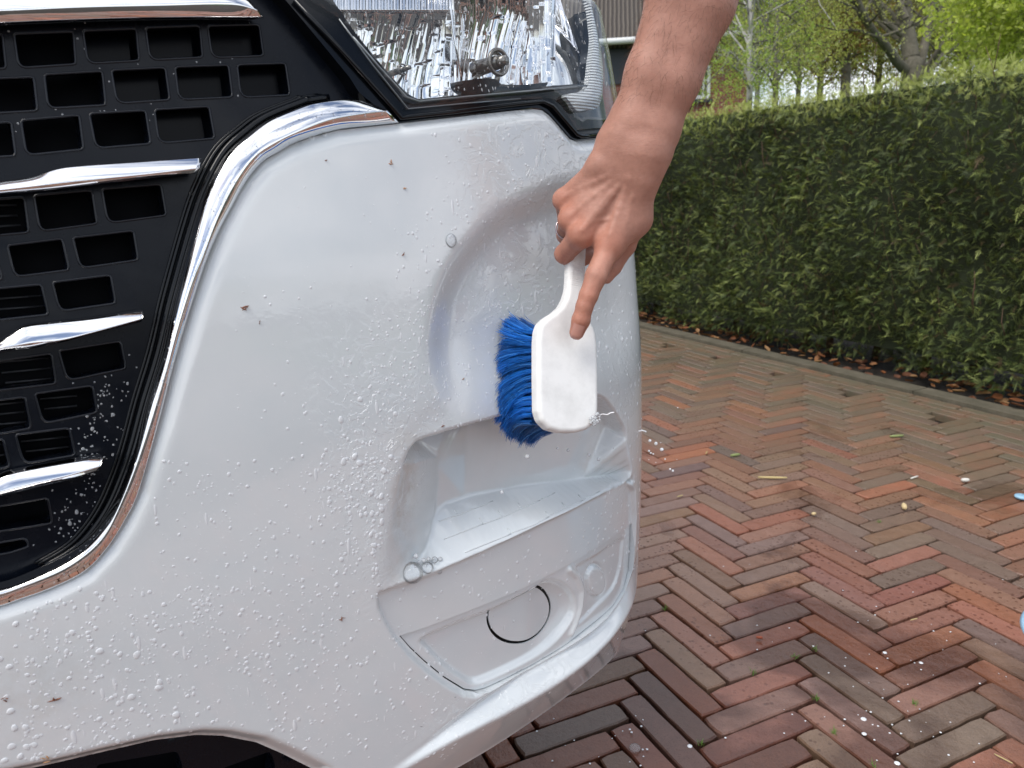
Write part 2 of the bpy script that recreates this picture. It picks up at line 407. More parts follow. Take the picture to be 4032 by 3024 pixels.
def panel(name, outer, holes, dep, mat_, parent, step=.003, extra=None, flange=.010, creases=(), attrf=None, exclude=None, late=None):
    lo = outer.min(0); hi = outer.max(0)
    gs, gz = np.meshgrid(np.arange(lo[0]+step/2, hi[0], step), np.arange(lo[1]+step/2, hi[1], step))
    g = np.stack([gs.ravel(), gz.ravel()], 1)
    if extra is not None: g = np.vstack([g, extra])
    if exclude is not None: g = g[~inside(exclude, g)]
    if late is not None: g = np.vstack([g, late])
    keep = inside(outer, g)
    for h in holes: keep &= ~inside(h, g)
    allb = [outer]+list(holes)
    dmin = np.full(len(g), 9.)
    for b_ in allb:
        l_, h_ = b_.min(0)-step, b_.max(0)+step
        idx = np.where((g[:, 0] > l_[0]) & (g[:, 0] < h_[0]) & (g[:, 1] > l_[1]) & (g[:, 1] < h_[1]) & keep)[0]
        if len(idx): dmin[idx] = np.minimum(dmin[idx], pdist(b_, g[idx], True))
    g = g[keep & (dmin > step*.45)]
    pts = []; edges = []
    for b_ in allb:
        o = len(pts); n = len(b_); pts += [Vector(q) for q in b_]; edges += [(o+i, o+(i+1) % n) for i in range(n)]
    for c_ in creases:
        o = len(pts); pts += [Vector(q) for q in c_]; edges += [(o+i, o+i+1) for i in range(len(c_)-1)]
        idx = np.where(np.all((g > c_.min(0)-.002) & (g < c_.max(0)+.002), axis=1))[0]
        if len(idx): g = np.delete(g, idx[pdist(c_, g[idx]) < .0009], 0)
    pts += [Vector(q) for q in g]
    v, e, f, ov, oe, of = delaunay_2d_cdt(pts, edges, [], 0, 1e-8)
    vv = np.array([tuple(q) for q in v]); F = np.array([list(t) for t in f if len(t) == 3])
    cen = vv[F].mean(1); k = inside(outer, cen)
    for h in holes: k &= ~inside(h, cen)
    F = F[k]
    D = dep(vv[:, 0], vv[:, 1]) if callable(dep) else np.full(len(vv), dep)
    P = B(vv[:, 0], vv[:, 1], D)
    # orientation: normal must face the camera side (-VD)
    nn = np.cross(P[F[:, 1]]-P[F[:, 0]], P[F[:, 2]]-P[F[:, 0]])
    if (nn@VD).sum() > 0: F = F[:, ::-1]
    # flange along boundary edges
    E_ = np.vstack([F[:, [0, 1]], F[:, [1, 2]], F[:, [2, 0]]])
    key = set(map(tuple, E_.tolist())); bd = [(a, b_) for a, b_ in key if (b_, a) not in key]
    used = sorted({i for q in bd for i in q}); rem = {u: i for i, u in enumerate(used)}
    base = len(P); fl = flange
    P2 = P[used] + VD*fl
    quads = [[b_, a, base+rem[a], base+rem[b_]] for a, b_ in bd]
    P = np.vstack([P, P2]); Fl = F.tolist()+quads
    o = mesh_obj(name, P, Fl, mat_, parent)
    me = o.data
    if attrf is not None:
        a_ = attrf(vv[:, 0], vv[:, 1]); a_ = np.vstack([a_, np.zeros((len(P)-len(a_), 4))]); at = me.attributes.new('wet', 'FLOAT_COLOR', 'POINT'); at.data.foreach_set('color', a_.astype(np.float32).ravel())
    sharp = [False]*len(me.polygons)
    ne = {tuple(sorted(q)) for q in bd}
    for ed_ in me.edges:
        if tuple(sorted(ed_.vertices)) in ne: ed_.use_edge_sharp = True
    return o
def surf_pos(s, z):
    d = sample(SURF, s, z); return B(s, z, d)
def surf_nrm(s, z, e=.0015):
    a = surf_pos(np.asarray(s)+e, z)-surf_pos(np.asarray(s)-e, z); b_ = surf_pos(s, np.asarray(z)+e)-surf_pos(s, np.asarray(z)-e)
    n = np.cross(a, b_); n /= np.linalg.norm(n, axis=-1, keepdims=True)+1e-12
    n *= np.where((n@VD) > 0, -1, 1)[..., None]; return n
def offset_poly(p, d):              # shrink closed polygon by d
    n = len(p); a = np.roll(p, 1, 0); b_ = np.roll(p, -1, 0); t = b_-a; t /= np.linalg.norm(t, axis=1)[:, None]+1e-12
    nrm = np.stack([-t[:, 1], t[:, 0]], 1)
    area = .5*np.sum(p[:, 0]*b_[:, 1]-b_[:, 0]*p[:, 1])
    return p + nrm*d*(1 if area > 0 else -1)
def roundpoly(p, r, n=4):
    p = np.asarray(p, float); out = []; m_ = len(p); r = np.broadcast_to(r, (m_,))
    for i in range(m_):
        a, b_, c = p[i-1], p[i], p[(i+1) % m_]; u = a-b_; v = c-b_; lu, lv_ = np.linalg.norm(u), np.linalg.norm(v)
        q = min(r[i], lu*.45, lv_*.45); A = b_+u/lu*q; C_ = b_+v/lv_*q
        for t in np.linspace(0, 1, n+1): out.append((1-t)**2*A+2*t*(1-t)*b_+t*t*C_)
    return np.array(out)

# ---- paint
M_PAINT = mat('white_paint', (.65, .685, .705), .26, coat=1., coat_r=.03)
def gauss_px(s, z, px, r):
    q = inv(cS(px))[0]; return np.exp(-(((s-q[0])/r[0])**2+((z-q[1])/r[1])**2))
def wetf(s, z):
    w1 = sum(a*gauss_px(s, z, p, r) for a, p, r in ((1, (2000, 560), (.06, .045)), (1, (2250, 620), (.05, .05)), (.9, (2100, 950), (.05, .06)), (.8, (2050, 1120), (.05, .05)), (.95, (1540, 1720), (.05, .07)), (.5, (1450, 2000), (.03, .12)),
             (1, (2150, 2600), (.08, .02)), (1, (2300, 2480), (.05, .02)), (1, (2000, 2720), (.08, .015)), (.8, (1900, 2760), (.08, .02)), (.9, (1960, 2620), (.015, .03)), (.5, (2450, 1300), (.04, .2))))
    d1 = sum(a*gauss_px(s, z, p, r) for a, p, r in ((1, (1620, 1850), (.018, .035)), (.9, (1600, 2050), (.016, .04)), (.6, (2420, 1850), (.02, .02)), (.5, (1560, 2250), (.015, .02)), (.5, (60, 2750), (.06, .04))))
    return np.stack([np.clip(w1, 0, 1), np.clip(d1, 0, 1), 0*s, 1+0*s], 1)
v_ = obj_coord(M_PAINT); M_PAINT.node_tree.nodes['Principled BSDF'].inputs['Coat IOR'].default_value = 1.65
n1 = noise(M_PAINT, v_, 7, 5, .6); cc = ramp(M_PAINT, n1, [(.35, (.63, .668, .685)), (.65, (.68, .705, .715))])
N_, L_, b_ = nodes(M_PAINT); wsep = N_.new('ShaderNodeSeparateColor'); L_.new(attr_col(M_PAINT, 'wet'), wsep.inputs[0])
dm_ = N_.new('ShaderNodeMath'); dm_.operation = 'MULTIPLY'; L_.new(wsep.outputs[1], dm_.inputs[0]); L_.new(ramp(M_PAINT, noise(M_PAINT, v_, 60, 6, .7), [(.40, 0.), (.62, .55)]), dm_.inputs[1])
cc = mix(M_PAINT, dm_.outputs[0], cc, (.50, .465, .41)); L_.new(cc, b_.inputs['Base Color'])
fine = noise(M_PAINT, v_, 260, 2, .5); wav = noise(M_PAINT, v_, 9, 2, .5)
nb = bump(M_PAINT, fine, .05, .0006, None)
fl_ = ramp(M_PAINT, noise(M_PAINT, v_, 55, 5, .62, .8), [(.47, 0.), (.53, 1.)]); fm_ = N_.new('ShaderNodeMath'); fm_.operation = 'MULTIPLY'; L_.new(fl_, fm_.inputs[0]); L_.new(wsep.outputs[0], fm_.inputs[1])
nb2 = bump(M_PAINT, noise(M_PAINT, v_, 60, 3, .6), .06, .002, None, nb); nb3 = bump(M_PAINT, fm_.outputs[0], .9, .0011, 'Coat Normal', nb2)
L_.new(bump(M_PAINT, fm_.outputs[0], .20, .0011, None, nb), b_.inputs['Normal'])
M_GAP = mat('black_gap', (.012, .012, .013), .6)
M_BLACK = mat('black_gloss_plastic', (.003, .004, .006), .12, spec=.35)
bump(M_BLACK, noise(M_BLACK, obj_coord(M_BLACK), 500, 2), .04, .0005)
M_SATIN = mat('satin_black_plastic', (.0035, .005, .009), .30, spec=.22)
N_, L_, b_ = nodes(M_SATIN); vv_ = obj_coord(M_SATIN)
rr = ramp(M_SATIN, noise(M_SATIN, vv_, 35, 5, .6), [(.35, .16), (.7, .36)]); L_.new(rr, b_.inputs['Roughness'])
M_CHROME = mat('chrome', (.84, .84, .85), .03, metal=1.)
bump(M_CHROME, noise(M_CHROME, obj_coord(M_CHROME), 40, 3), .05, .002)

def hit(p):                     # where the traced pixel meets the finished bumper surface
    p = arr(p); lo_ = np.full(len(p), -.02); hi_ = np.full(len(p), .09)
    ts_ = np.linspace(-.015, .08, 40); best = np.zeros(len(p)); done = np.zeros(len(p), bool); prev = None
    for t_ in ts_:
        q = inv(p, t_); f = sample(SURF, q[:, 0], q[:, 1])-t_
        if prev is not None:
            new = (~done) & (f <= 0) & (prev[1] > 0)
            best[new] = prev[0]+(t_-prev[0])*prev[1][new]/(prev[1][new]-f[new]+1e-12); done |= new
        elif True: new = f <= 0; best[new] = t_; done |= new
        prev = (t_, f)
    q = inv(p, best); return q, best, B(q[:, 0], q[:, 1], best)
VAN = empty('van', (.0, 1.6, 0)); tag(VAN, 'white van with black grille and chrome trim being washed at its front corner', 'van')
def vp(o):                       # keep world placement under the van empty
    o.parent = VAN; o.matrix_parent_inverse = Matrix.Translation((0, -1.6, 0)); return o

_e = np.array([[0, 0], [.0007, .0007]])
fl_poly = np.vstack([back_line[:, :2], front_line[::-1, :2]])
pe = GP[(region(pk_poly) | (dgrid(l2[:, :2], pad=.03) < .012) | (dgrid(l1[:, :2], pad=.03) < .012)).ravel()]
_n = 170; _fa = resample(front_line[:, :2], np.linalg.norm(np.diff(front_line[:, :2], axis=0), axis=1).sum()/_n)[:_n+1]; _ba = resample(back_line[:, :2], np.linalg.norm(np.diff(back_line[:, :2], axis=0), axis=1).sum()/_n)[:_n+1]
_m = min(len(_fa), len(_ba)); late = np.vstack([_fa[2:_m-1]*(1-u)+_ba[2:_m-1]*u for u in np.linspace(.04, .96, 24)])
bumper = vp(panel('bumper', OUT, [resample(cover_sz, .003, True)], lambda s, z: sample(DEP, s, z), M_PAINT, None, .003, pe, flange=.012, creases=[resample(q, .003) for q in (front_line[:, :2], back_line[:, :2], left_floor[1:-1, :2], rim_top[:, :2], wall_top[1:-1, :2])], attrf=wetf, exclude=fl_poly, late=late))
bumper['label'] = 'glossy white wet bumper corner with step recess'
# fog lamp cover with round blanking cap
disc = inv(cQ(*[(1205+268*math.cos(a)+20*math.sin(a), 445+236*math.sin(a)-50*math.cos(a)) for a in np.linspace(0, 6.283, 49)[:-1]]), .015)
chord = inv(cQ((880, 432), (975, 387), (1330, 222), (1420, 175), (1420, 60), (800, 60)))
up_ = inside(chord, disc)
# cut the disc along the straight upper ledge
def clip_line(p, a, b_):
    out = []; nrm = np.array([-(b_-a)[1], (b_-a)[0]]); side = lambda q: (q-a)@nrm
    sg = np.sign(side(p.mean(0)))
    for i in range(len(p)):
        q, r = p[i], p[(i+1) % len(p)]; sq, sr_ = side(q)*sg, side(r)*sg
        if sq >= 0: out.append(q)
        if sq*sr_ < 0: out.append(q+(r-q)*sq/(sq-sr_))
    return np.array(out)
la, lb = inv(cQ((960, 392), (1335, 218)), .015)
disc_c = clip_line(disc, la, lb)
disc_c = resample(disc_c, .003, True)
cov_out = offset_poly(resample(cover_sz, .003, True), .0012)
pe2 = GP[cov_reg.ravel()]
cover = vp(panel('fog_lamp_cover', cov_out, [disc_c], lambda s, z: sample(DEPC, s, z), M_PAINT, None, .003, pe2, flange=.002))
capz = offset_poly(disc_c, .0034)
cap_o = mesh_cap = vp(panel('blanking_cap', capz, [], lambda s, z: sample(DEPC, s, z)+.0004, M_PAINT, None, .003, flange=.002))
bk = vp(panel('gap_backing', resample(inv(COVER, .025), .02, True), [], .025, M_GAP, None, .02, flange=.002))
bk['label'] = 'dark gap behind the fog lamp cover'
for ax in (( 932, 478), (1468, 375), (1130, 678)):
    pass
print('bumper', len(bumper.data.vertices), round(time.time()-T0, 1))

# ---- chrome sweep trim between grille and bumper
def strip(name, rails, mat_, n=140, sub=5, closed_back=.012):
    """rails: list of (pixel polyline, depth); lofts a moulded strip through them"""
    R_ = []
    for p, d in rails:
        q = np.column_stack([resample(spline(p, 6), 1e9) if 0 else spline(p, 6), ]); q = resample(q, np.linalg.norm(np.diff(q, axis=0), axis=1).sum()/n)[:n+1]
        d_ = np.interp(np.linspace(0, 1, len(q)), np.linspace(0, 1, len(np.atleast_1d(d))), np.atleast_1d(d))
        x = inv(q, d_); R_.append(B(x[:, 0], x[:, 1], d_))
    m_ = min(len(r) for r in R_); R_ = [r[:m_] for r in R_]
    R_ = [R_[0]+VD*closed_back]+R_+[R_[-1]+VD*closed_back]
    V = np.vstack(R_); F = []
    for k in range(len(R_)-1):
        for i in range(m_-1): F.append([k*m_+i, k*m_+i+1, (k+1)*m_+i+1, (k+1)*m_+i])
    F.append([k*m_ for k in range(len(R_))]); F.append([k*m_+m_-1 for k in range(len(R_))][::-1])
    o = mesh_obj(name, V, F, mat_)
    bm = bmesh.new(); bm.from_mesh(o.data); bmesh.ops.recalc_face_normals(bm, faces=bm.faces); bm.to_mesh(o.data); bm.free()
    return vp(o)
def lerp_rail(a, b_, t, n=60):
    a = resample(spline(a, 6), 1)[::1]; b2 = resample(spline(b_, 6), 1)
    ia = np.linspace(0, len(a)-1, n).astype(int); ib = np.linspace(0, len(b2)-1, n).astype(int)
    return a[ia]*(1-t)+b2[ib]*t
def smooth_strip(name, rin_, rr_, rout, din, dr, dout, mat_, n=160, bulge=.0015):
    rails = []; din, dr, dout = np.asarray(din), np.asarray(dr), np.asarray(dout)
    for t in (0, .06, .3, .6, .9, .97): rails.append((lerp_rail(rin_, rr_, t), din+(dr-din)*t - bulge*4*t*(1-t)))
    for t in (0.04, .12, .5, .9, 1): rails.append((lerp_rail(rr_, rout, t), dr+(dout-dr)*t - bulge*3*t*(1-t)))
    return strip(name, rails, mat_, n)
TR_OUT2 = TR_OUT.copy(); TR_OUT2 += np.array([-4., -3.])
trim = smooth_strip('chrome_trim', TR_IN, TR_RDG, TR_OUT2, np.array([.004]*9), np.array([0, 0, -.001, -.001, -.001, -.002, -.003, -.004, -.004]), np.array([.003, .003, .002, .002, .002, .002, .003, .005, .005]), M_CHROME)

# raised non-slip ribs on the tread
for l in (cP((555, 805), (720, 750), (980, 645)), cP((595, 945), (750, 885), (905, 825)), cP((905, 825), (1050, 775), (1200, 705), (1350, 640)), cP((1360, 630), (1470, 580)),
          cP((760, 1050), (970, 965), (1120, 905)), cP((1130, 895), (1290, 840), (1420, 770)), cP((1430, 755), (1550, 700), (1690, 640)), cP((1700, 630), (1820, 570)),
          cP((875, 780), (905, 825)), cP((1025, 725), (1055, 765)), cP((1180, 662), (1205, 705)), cP((1095, 862), (1125, 905)), cP((1395, 728), (1425, 770)), cP((1525, 658), (1555, 700)), cP((1655, 598), (1690, 640)), cP((675, 708), (700, 750))):
    qq_, dd2, PP = hit(resample(l, 22)); PP = PP-VD*.0002+np.array([0, 0, .0001])
    V, F = tube(PP, .0007, 8); o = mesh_obj('tread_rib', V, F, M_PAINT); o.parent = bumper; o.matrix_parent_inverse = Matrix.Identity(4)
# ------------------------------------------------------------------ grille
GD = .024
PAN = inv(cat(cS((-420, -250), (960, -250), (1175, 0), (1230, 90), (1440, 325), (1475, 385)), cS((1400, 410)),
              TR_IN[::-1][4:] + np.array([8., 10.]), cS((-420, 2440))), GD)
CELLA = [[(-200, 220), (15, 212), (40, 425), (-200, 445)], [(85, 210), (457, 196), (473, 400), (118, 424)], [(515, 190), (847, 178), (868, 378), (548, 396)], [(905, 172), (1243, 160), (1262, 358), (935, 374)], [(1290, 160), (1612, 152), (1641, 348), (1322, 360)],
         [(-200, 495), (212, 478), (236, 690), (-200, 715)], [(275, 463), (638, 442), (660, 655), (300, 676)], [(692, 436), (1030, 420), (1058, 622), (730, 644)], [(1088, 416), (1423, 404), (1448, 605), (1115, 622)], [(1475, 402), (1777, 392), (1806, 592), (1500, 607)],
         [(-200, 775), (72, 758), (100, 970), (-200, 990)], [(130, 748), (495, 716), (522, 930), (165, 967)], [(555, 706), (907, 686), (940, 895), (598, 924)], [(960, 682), (1302, 662), (1338, 862), (990, 892)],
         [(-200, 1255), (152, 1226), (182, 1446), (-200, 1482)], [(210, 1216), (572, 1182), (606, 1392), (250, 1440)], [(633, 1176), (1002, 1146), (1036, 1340), (672, 1388)]]
CELLB = [[(-200, 128), (-45, 112), (18, 316), (-200, 348)], [(45, 104), (388, 62), (433, 258), (92, 302)], [(452, 56), (832, 12), (862, 196), (500, 248)],
         [(-200, 390), (258, 346), (305, 535), (-200, 592)], [(325, 334), (690, 288), (722, 465), (372, 516)],
         [(-200, 852), (322, 775), (352, 965), (-200, 1030)], [(365, 760), (752, 700), (786, 870), (418, 947)],
         [(-200, 1092), (157, 1046), (196, 1242), (-200, 1312)], [(215, 1026), (577, 976), (607, 1145), (268, 1214)],
         [(-200, 1336), (20, 1306), (64, 1482), (-200, 1532)], [(95, 1282), (432, 1240), (471, 1410), (148, 1464)]]
CELLC = [[(-300, 190), (278, 88), (306, 236), (-300, 330)], [(-300, 400), (150, 322), (172, 372), (60, 408), (-300, 470)]]
cells = [cA(*c) for c in CELLA]+[cB(*c) for c in CELLB]+[cC(*c) for c in CELLC]
holes = []
M_EDGE = mat('moulded_edge_plastic', (.006, .008, .013), .26, spec=.42)
for i, c in enumerate(cells):
    holes.append(inv(resample(roundpoly(c, [10, 10, 10, 34] if len(c) == 4 else 8, 4), 18, True), GD))
grille = empty('grille', (0, 1.6, 0)); grille.parent = VAN; grille.location = (0, 0, 0)
gi = Matrix.Translation((0, -1.6, 0))
def gpn(o, par=None): o.parent = par or VAN; o.matrix_parent_inverse = gi; return o
bpy.data.objects.remove(grille)
def gdep(s, z): return GD+0*s
gr = gpn(panel('grille', resample(PAN, .004, True), holes, gdep, M_SATIN, None, .012, flange=.016)); gr['label'] = 'black plastic grille of staggered rectangular cells'
# raised fillets round each cell (catch the light)
for c in cells:
    q = inv(resample(roundpoly(c, [10, 10, 10, 34] if len(c) == 4 else 8, 4), 14, True), GD); P_ = B(q[:, 0], q[:, 1], GD+.0003); P_ = np.vstack([P_, P_[:1]])
    e_ = mesh_obj('cell_edging', *tube(P_, .0011, 6, False), M_EDGE); e_.parent = gr
M_TRAY = mat('dark_tray_plastic', (.0015, .0022, .004), .25, spec=.12)
tray_ids = [2, 3, 4, 7, 8, 9, 13]
M_DEEP = mat('dark_grille_back', (.002, .0025, .004), .6, spec=.08)
for i in tray_ids:
    q = resample(roundpoly(cells[i], [10, 10, 10, 34], 4), 18, True)
    q0 = inv(q, GD); P0_ = B(q0[:, 0], q0[:, 1], GD+.0002); cen = q0.mean(0)
    rings = [P0_]
    for k, (sc_, dd_) in enumerate(((.985, .006), (.97, .012), (.94, .0155), (.90, .0165))):
        qq = cen+(q0-cen)*sc_; rings.append(B(qq[:, 0], qq[:, 1], GD+dd_))
    n = len(P0_); V = np.vstack(rings); F = [[k*n+j, k*n+(j+1) % n, (k+1)*n+(j+1) % n, (k+1)*n+j] for k in range(len(rings)-1) for j in range(n)]; nv = len(V); V = np.vstack([V, rings[-1]+VD*.0001]); F += [[nv+j for j in range(n)]]
    o = gpn(mesh_obj('cell_tray', V, F, M_TRAY)); o.parent = gr; o.matrix_parent_inverse = Matrix.Identity(4)
# the parts of the grille hang under it; fix their parent inverse once
def under(o, par):
    o.parent = par; o.matrix_parent_inverse = Matrix.Identity(4); return o
back = panel('radiator_backing', resample(inv(cS((-420, -250), (1139, 0), (1400, 330), (1090, 480), (780, 850), (560, 1600), (420, 2000), (-420, 2400)), .055), .03, True), [], .055, M_DEEP, None, .04, flange=.002); under(back, gr)
M_SLAT = mat('radiator_slat', (.035, .037, .042), .4)
sl_ = []
for a, b_ in [((-100, 1280), (105, 1276)), ((-100, 1350), (108, 1340)), ((-100, 1415), (130, 1400))]:
    q = inv(cA(a, b_), .044); e_ = mesh_obj('radiator_slat', *tube(B(q[:, 0], q[:, 1], .044), .0008, 5), M_SLAT); e_.parent = gr
for a, b_ in [((-100, 372), (252, 350)), ((-100, 445), (270, 415)), ((-100, 510), (290, 480)), ((-50, 838), (315, 803)), ((10, 898), (330, 866)), ((35, 960), (345, 930)), ((-50, 1100), (155, 1077)), ((-50, 1160), (170, 1137)), ((-50, 1222), (190, 1200)),
              ((248, 1062), (480, 1040)), ((275, 1123), (480, 1102)), ((130, 1326), (430, 1294)), ((160, 1388), (450, 1354)), ((-50, 1345), (20, 1340)), ((-50, 1420), (50, 1402))]:
    q = inv(cB(a, b_), .044); e_ = mesh_obj('radiator_slat', *tube(B(q[:, 0], q[:, 1], .044), .0008, 5), M_SLAT); e_.parent = gr
# glossy black border following the chrome sweep, with two moulded lines
for k, (off, dd_) in enumerate(((np.array([-24., -12.]), .020), (np.array([-52., -18.]), .023), (np.array([-66., -22.]), .023))):
    p = TR_IN[4:-3]+off; q = inv(spline(p, 4), dd_); under(mesh_obj('moulding', *tube(B(q[:, 0], q[:, 1], dd_), [.0028, .0016, .0012][k], 8), M_BLACK), gr)
# chrome bars
def bar(name, top, rdg, bot_, dd_=(.008, .002, .0065)):
    return smooth_strip(name, top, rdg, bot_, dd_[0], dd_[1], dd_[2], M_CHROME, 80, .0006)
bar('chrome_bar', cA((-500, -95), (0, -70), (700, -60), (1300, -62), (1500, -30), (1545, -5)), cA((-500, 70), (0, 62), (500, 40), (1000, 28), (1420, 18), (1600, 62)), cA((-500, 172), (0, 142), (600, 118), (1200, 106), (1640, 108)))
bar('chrome_bar', cA((-500, 1190), (0, 1128), (220, 1098), (330, 1058), (480, 1034), (900, 1005), (1252, 980)), cA((-500, 1232), (0, 1182), (350, 1142), (600, 1115), (900, 1085), (1240, 1045)), cA((-500, 1275), (0, 1216), (300, 1185), (700, 1138), (1218, 1078)))
bar('chrome_bar', cB((-500, 760), (-60, 715), (60, 668), (160, 612), (350, 588), (600, 560), (895, 510)), cB((-500, 820), (0, 745), (200, 712), (380, 695), (600, 640), (886, 560)), cB((-500, 860), (0, 772), (200, 745), (370, 712), (600, 650), (878, 582)))
bar('chrome_bar', cB((-500, 1600), (-100, 1578), (0, 1552), (100, 1520), (350, 1472), (642, 1422)), cB((-500, 1700), (-100, 1660), (0, 1640), (200, 1592), (400, 1545), (625, 1478)), cB((-500, 1745), (-100, 1690), (0, 1668), (250, 1605), (450, 1560), (604, 1512)))
# lower grille seen through the opening
LGP = inv(cat(cS((-500, 3200),), ARC[::-1]+np.array([0., -28.]), cS((1260, 3300), (-500, 3400))), .055)
lh = [inv(roundpoly(cC(*c), 18, 4), .055) for c in ([(1290, 1660), (1570, 1560), (1600, 1640), (1560, 1800), (1280, 1800)], [(560, 1640), (1030, 1560), (1060, 1640), (1060, 1800), (560, 1800)], [(1080, 1560), (1330, 1505), (1400, 1520), (1380, 1545), (1100, 1610)])]
lg_o = vp(panel('lower_grille', resample(LGP, .006, True), lh[:2], .055, M_SATIN, None, .015, flange=.02)); lg_o['label'] = 'black lower grille inside the bumper opening'
vp(panel('lower_backing', resample(inv(cS((-600, 3000), (0, 2850), (800, 2750), (1200, 2950), (1300, 3400), (-600, 3500)), .08), .04, True), [], .085, M_DEEP, None, .04, flange=.002))

# ------------------------------------------------------------------ headlight
def hsz(*p, d=0.): return inv(cH(*p), d)
LENS_P = np.vstack([inv(cS((1020, -260), (1225, 0)), 0), hsz((-110, 148), (140, 500), (405, 862), (900, 815), (1500, 772), (1565, 778), (1610, 805), (1690, 930), (1738, 1010), (1765, 1026), (1900, 1018), (1975, 1010))])
zl = LENS_P[-1, 1]; zt_ = LENS_P[0, 1]
LENS_P = np.vstack([LENS_P, [[.33, zl+.006], [.50, zl+.05], [.50, zt_], [.2, zt_]]])
M_LENS = bpy.data.materials.new('clear_lens'); M_LENS.use_nodes = True
n_ = M_LENS.node_tree.nodes; l_ = M_LENS.node_tree.links; n_.remove(n_['Principled BSDF'])
fr = n_.new('ShaderNodeFresnel'); geo = n_.new('ShaderNodeNewGeometry'); mr = n_.new('ShaderNodeMapRange'); mr.inputs['To Min'].default_value = 1.5; mr.inputs['To Max'].default_value = 1/1.5
l_.new(geo.outputs['Backfacing'], mr.inputs['Value']); l_.new(mr.outputs[0], fr.inputs['IOR']); gl = n_.new('ShaderNodeBsdfGlossy'); gl.inputs['Roughness'].default_value = .015
tr = n_.new('ShaderNodeBsdfTransparent'); tr.inputs['Color'].default_value = (.93, .95, .955, 1)
df = n_.new('ShaderNodeBsdfDiffuse'); df.inputs['Color'].default_value = (.7, .74, .78, 1); m2 = n_.new('ShaderNodeMixShader'); m2.inputs[0].default_value = .02
ms = n_.new('ShaderNodeMixShader'); l_.new(fr.outputs[0], ms.inputs[0]); l_.new(tr.outputs[0], m2.inputs[1]); l_.new(df.outputs[0], m2.inputs[2]); l_.new(m2.outputs[0], ms.inputs[1]); l_.new(gl.outputs[0], ms.inputs[2])
l_.new(ms.outputs[0], n_['Material Output'].inputs[0])
tcn = n_.new('ShaderNodeTexCoord'); nzn = n_.new('ShaderNodeTexNoise'); nzn.inputs['Scale'].default_value = 30; bpn = n_.new('ShaderNodeBump'); bpn.inputs['Strength'].default_value = .10; bpn.inputs['Distance'].default_value = .004
l_.new(tcn.outputs['Object'], nzn.inputs[0]); l_.new(nzn.outputs[0], bpn.inputs['Height']); l_.new(bpn.outputs[0], gl.inputs['Normal']); l_.new(bpn.outputs[0], fr.inputs['Normal'])
HL = empty('headlight', (0, 0, 0)); HL.parent = VAN; HL.matrix_parent_inverse = Matrix.Translation((0, -1.6, 0))
GASK = np.vstack([inv(cS((880, -260), (1142, 0)), 0), inv(cA((2200, 480)), 0), inv(cS((1428, 362), (1500, 420), (1570, 480))), hl + [0, .0012], [[.33, hl[-1, 1]+.0075], [.55, hl[-1, 1]+.03], [.55, zt_], [.2, zt_]]])
lens_r = resample(LENS_P, .004, True)
under(panel('gasket', resample(GASK, .004, True), [lens_r], lambda s, z: .006+0*s, M_BLACK, None, .006, flange=.02), HL)
# moulded double line of the rubber seal
sq = inv(cat(cS((1160, 0),), cD((400, 330), (760, 735), (800, 728), (1100, 695), (1500, 645), (1640, 632), (1700, 660), (1760, 730), (1850, 835), (1880, 848), (1990, 840))), .003)
under(mesh_obj('seal_line', *tube(B(sq[:, 0], sq[:, 1], .003), .0022, 8), M_BLACK), HL)
lens_edge = np.vstack([lens_r[: -1]]); 
lens_o = under(panel('lens', lens_r, [], lambda s, z: -.003+.004*np.clip(1-pdist(lens_r, np.stack([s, z], 1), True)/.006, 0, 1)**2, M_LENS, None, .006, flange=.012), HL)
lens_o['label'] = 'clear wet plastic headlight lens'
WIN = np.vstack([hsz((-420, -500), (-180, 0), (0, 262), (170, 470), (300, 622), (370, 700), (430, 752), (500, 782), (700, 760), (1200, 706), (1640, 668), (1822, 655), (1850, 500), (1860, 200), (1850, -100), (1830, -500), d=.02)])
DRL = hsz((1832, -500), (1850, -100), (1862, 200), (1855, 480), (1835, 640), (1790, 715), (1650, 748), (1690, 810), (1740, 872), (1800, 868), (1895, 852), (1935, 770), (1965, 640), (1978, 400), (1965, 100), (1950, -200), (1930, -500), d=.014)
winr = resample(WIN, .005, True)
bez_out = np.vstack([offset_poly(lens_r, .0015)])
under(panel('bezel', bez_out, [offset_poly(winr, -.0)], lambda s, z: .020+0*s, M_BLACK, None, .008, flange=.02), HL)
for k, (pts, r_) in enumerate((([(-130, 150), (140, 520), (412, 858), (900, 812), (1300, 778)], .0009), ([(-20, 290), (200, 545), (400, 765), (500, 800), (900, 760), (1400, 715), (1830, 672)], .0011))):
    q = hsz(*pts, d=.014); under(mesh_obj('bezel_edge', *tube(B(q[:, 0], q[:, 1], .014), r_, 6), mat('bezel_edge_grey', (.25, .26, .27), .3, metal=.6)), HL)
# reflector: two fluted bowls, many narrow facets
M_REFL = mat('reflector_chrome', (.86, .86, .87), .03, metal=1.)
gx_, gy_ = np.meshgrid(np.arange(-330, 1580, 7.), np.arange(-420, 770, 12.))
pc = cH(*zip(gx_.ravel(), gy_.ravel())) if False else np.stack([1400+gx_.ravel()*.5, gy_.ravel()*.5], 1)
fx = gx_.ravel(); fy = gy_.ravel()
rr_ = np.random.default_rng(5)
edges_ = [-340]
while edges_[-1] < 1600: edges_.append(edges_[-1]+rr_.uniform(30, 75))
edges_ = np.array(edges_); ii = np.clip(np.searchsorted(edges_, fx+.035*fy*np.where(fx > 780, -1, 1))-1, 0, len(edges_)-2)
uu = (fx-edges_[ii])/(edges_[ii+1]-edges_[ii])
tilt = rr_.normal(0, .006, len(edges_)); jv = ((fy+rr_.uniform(0, 330, len(edges_))[ii])//330).astype(int)+5
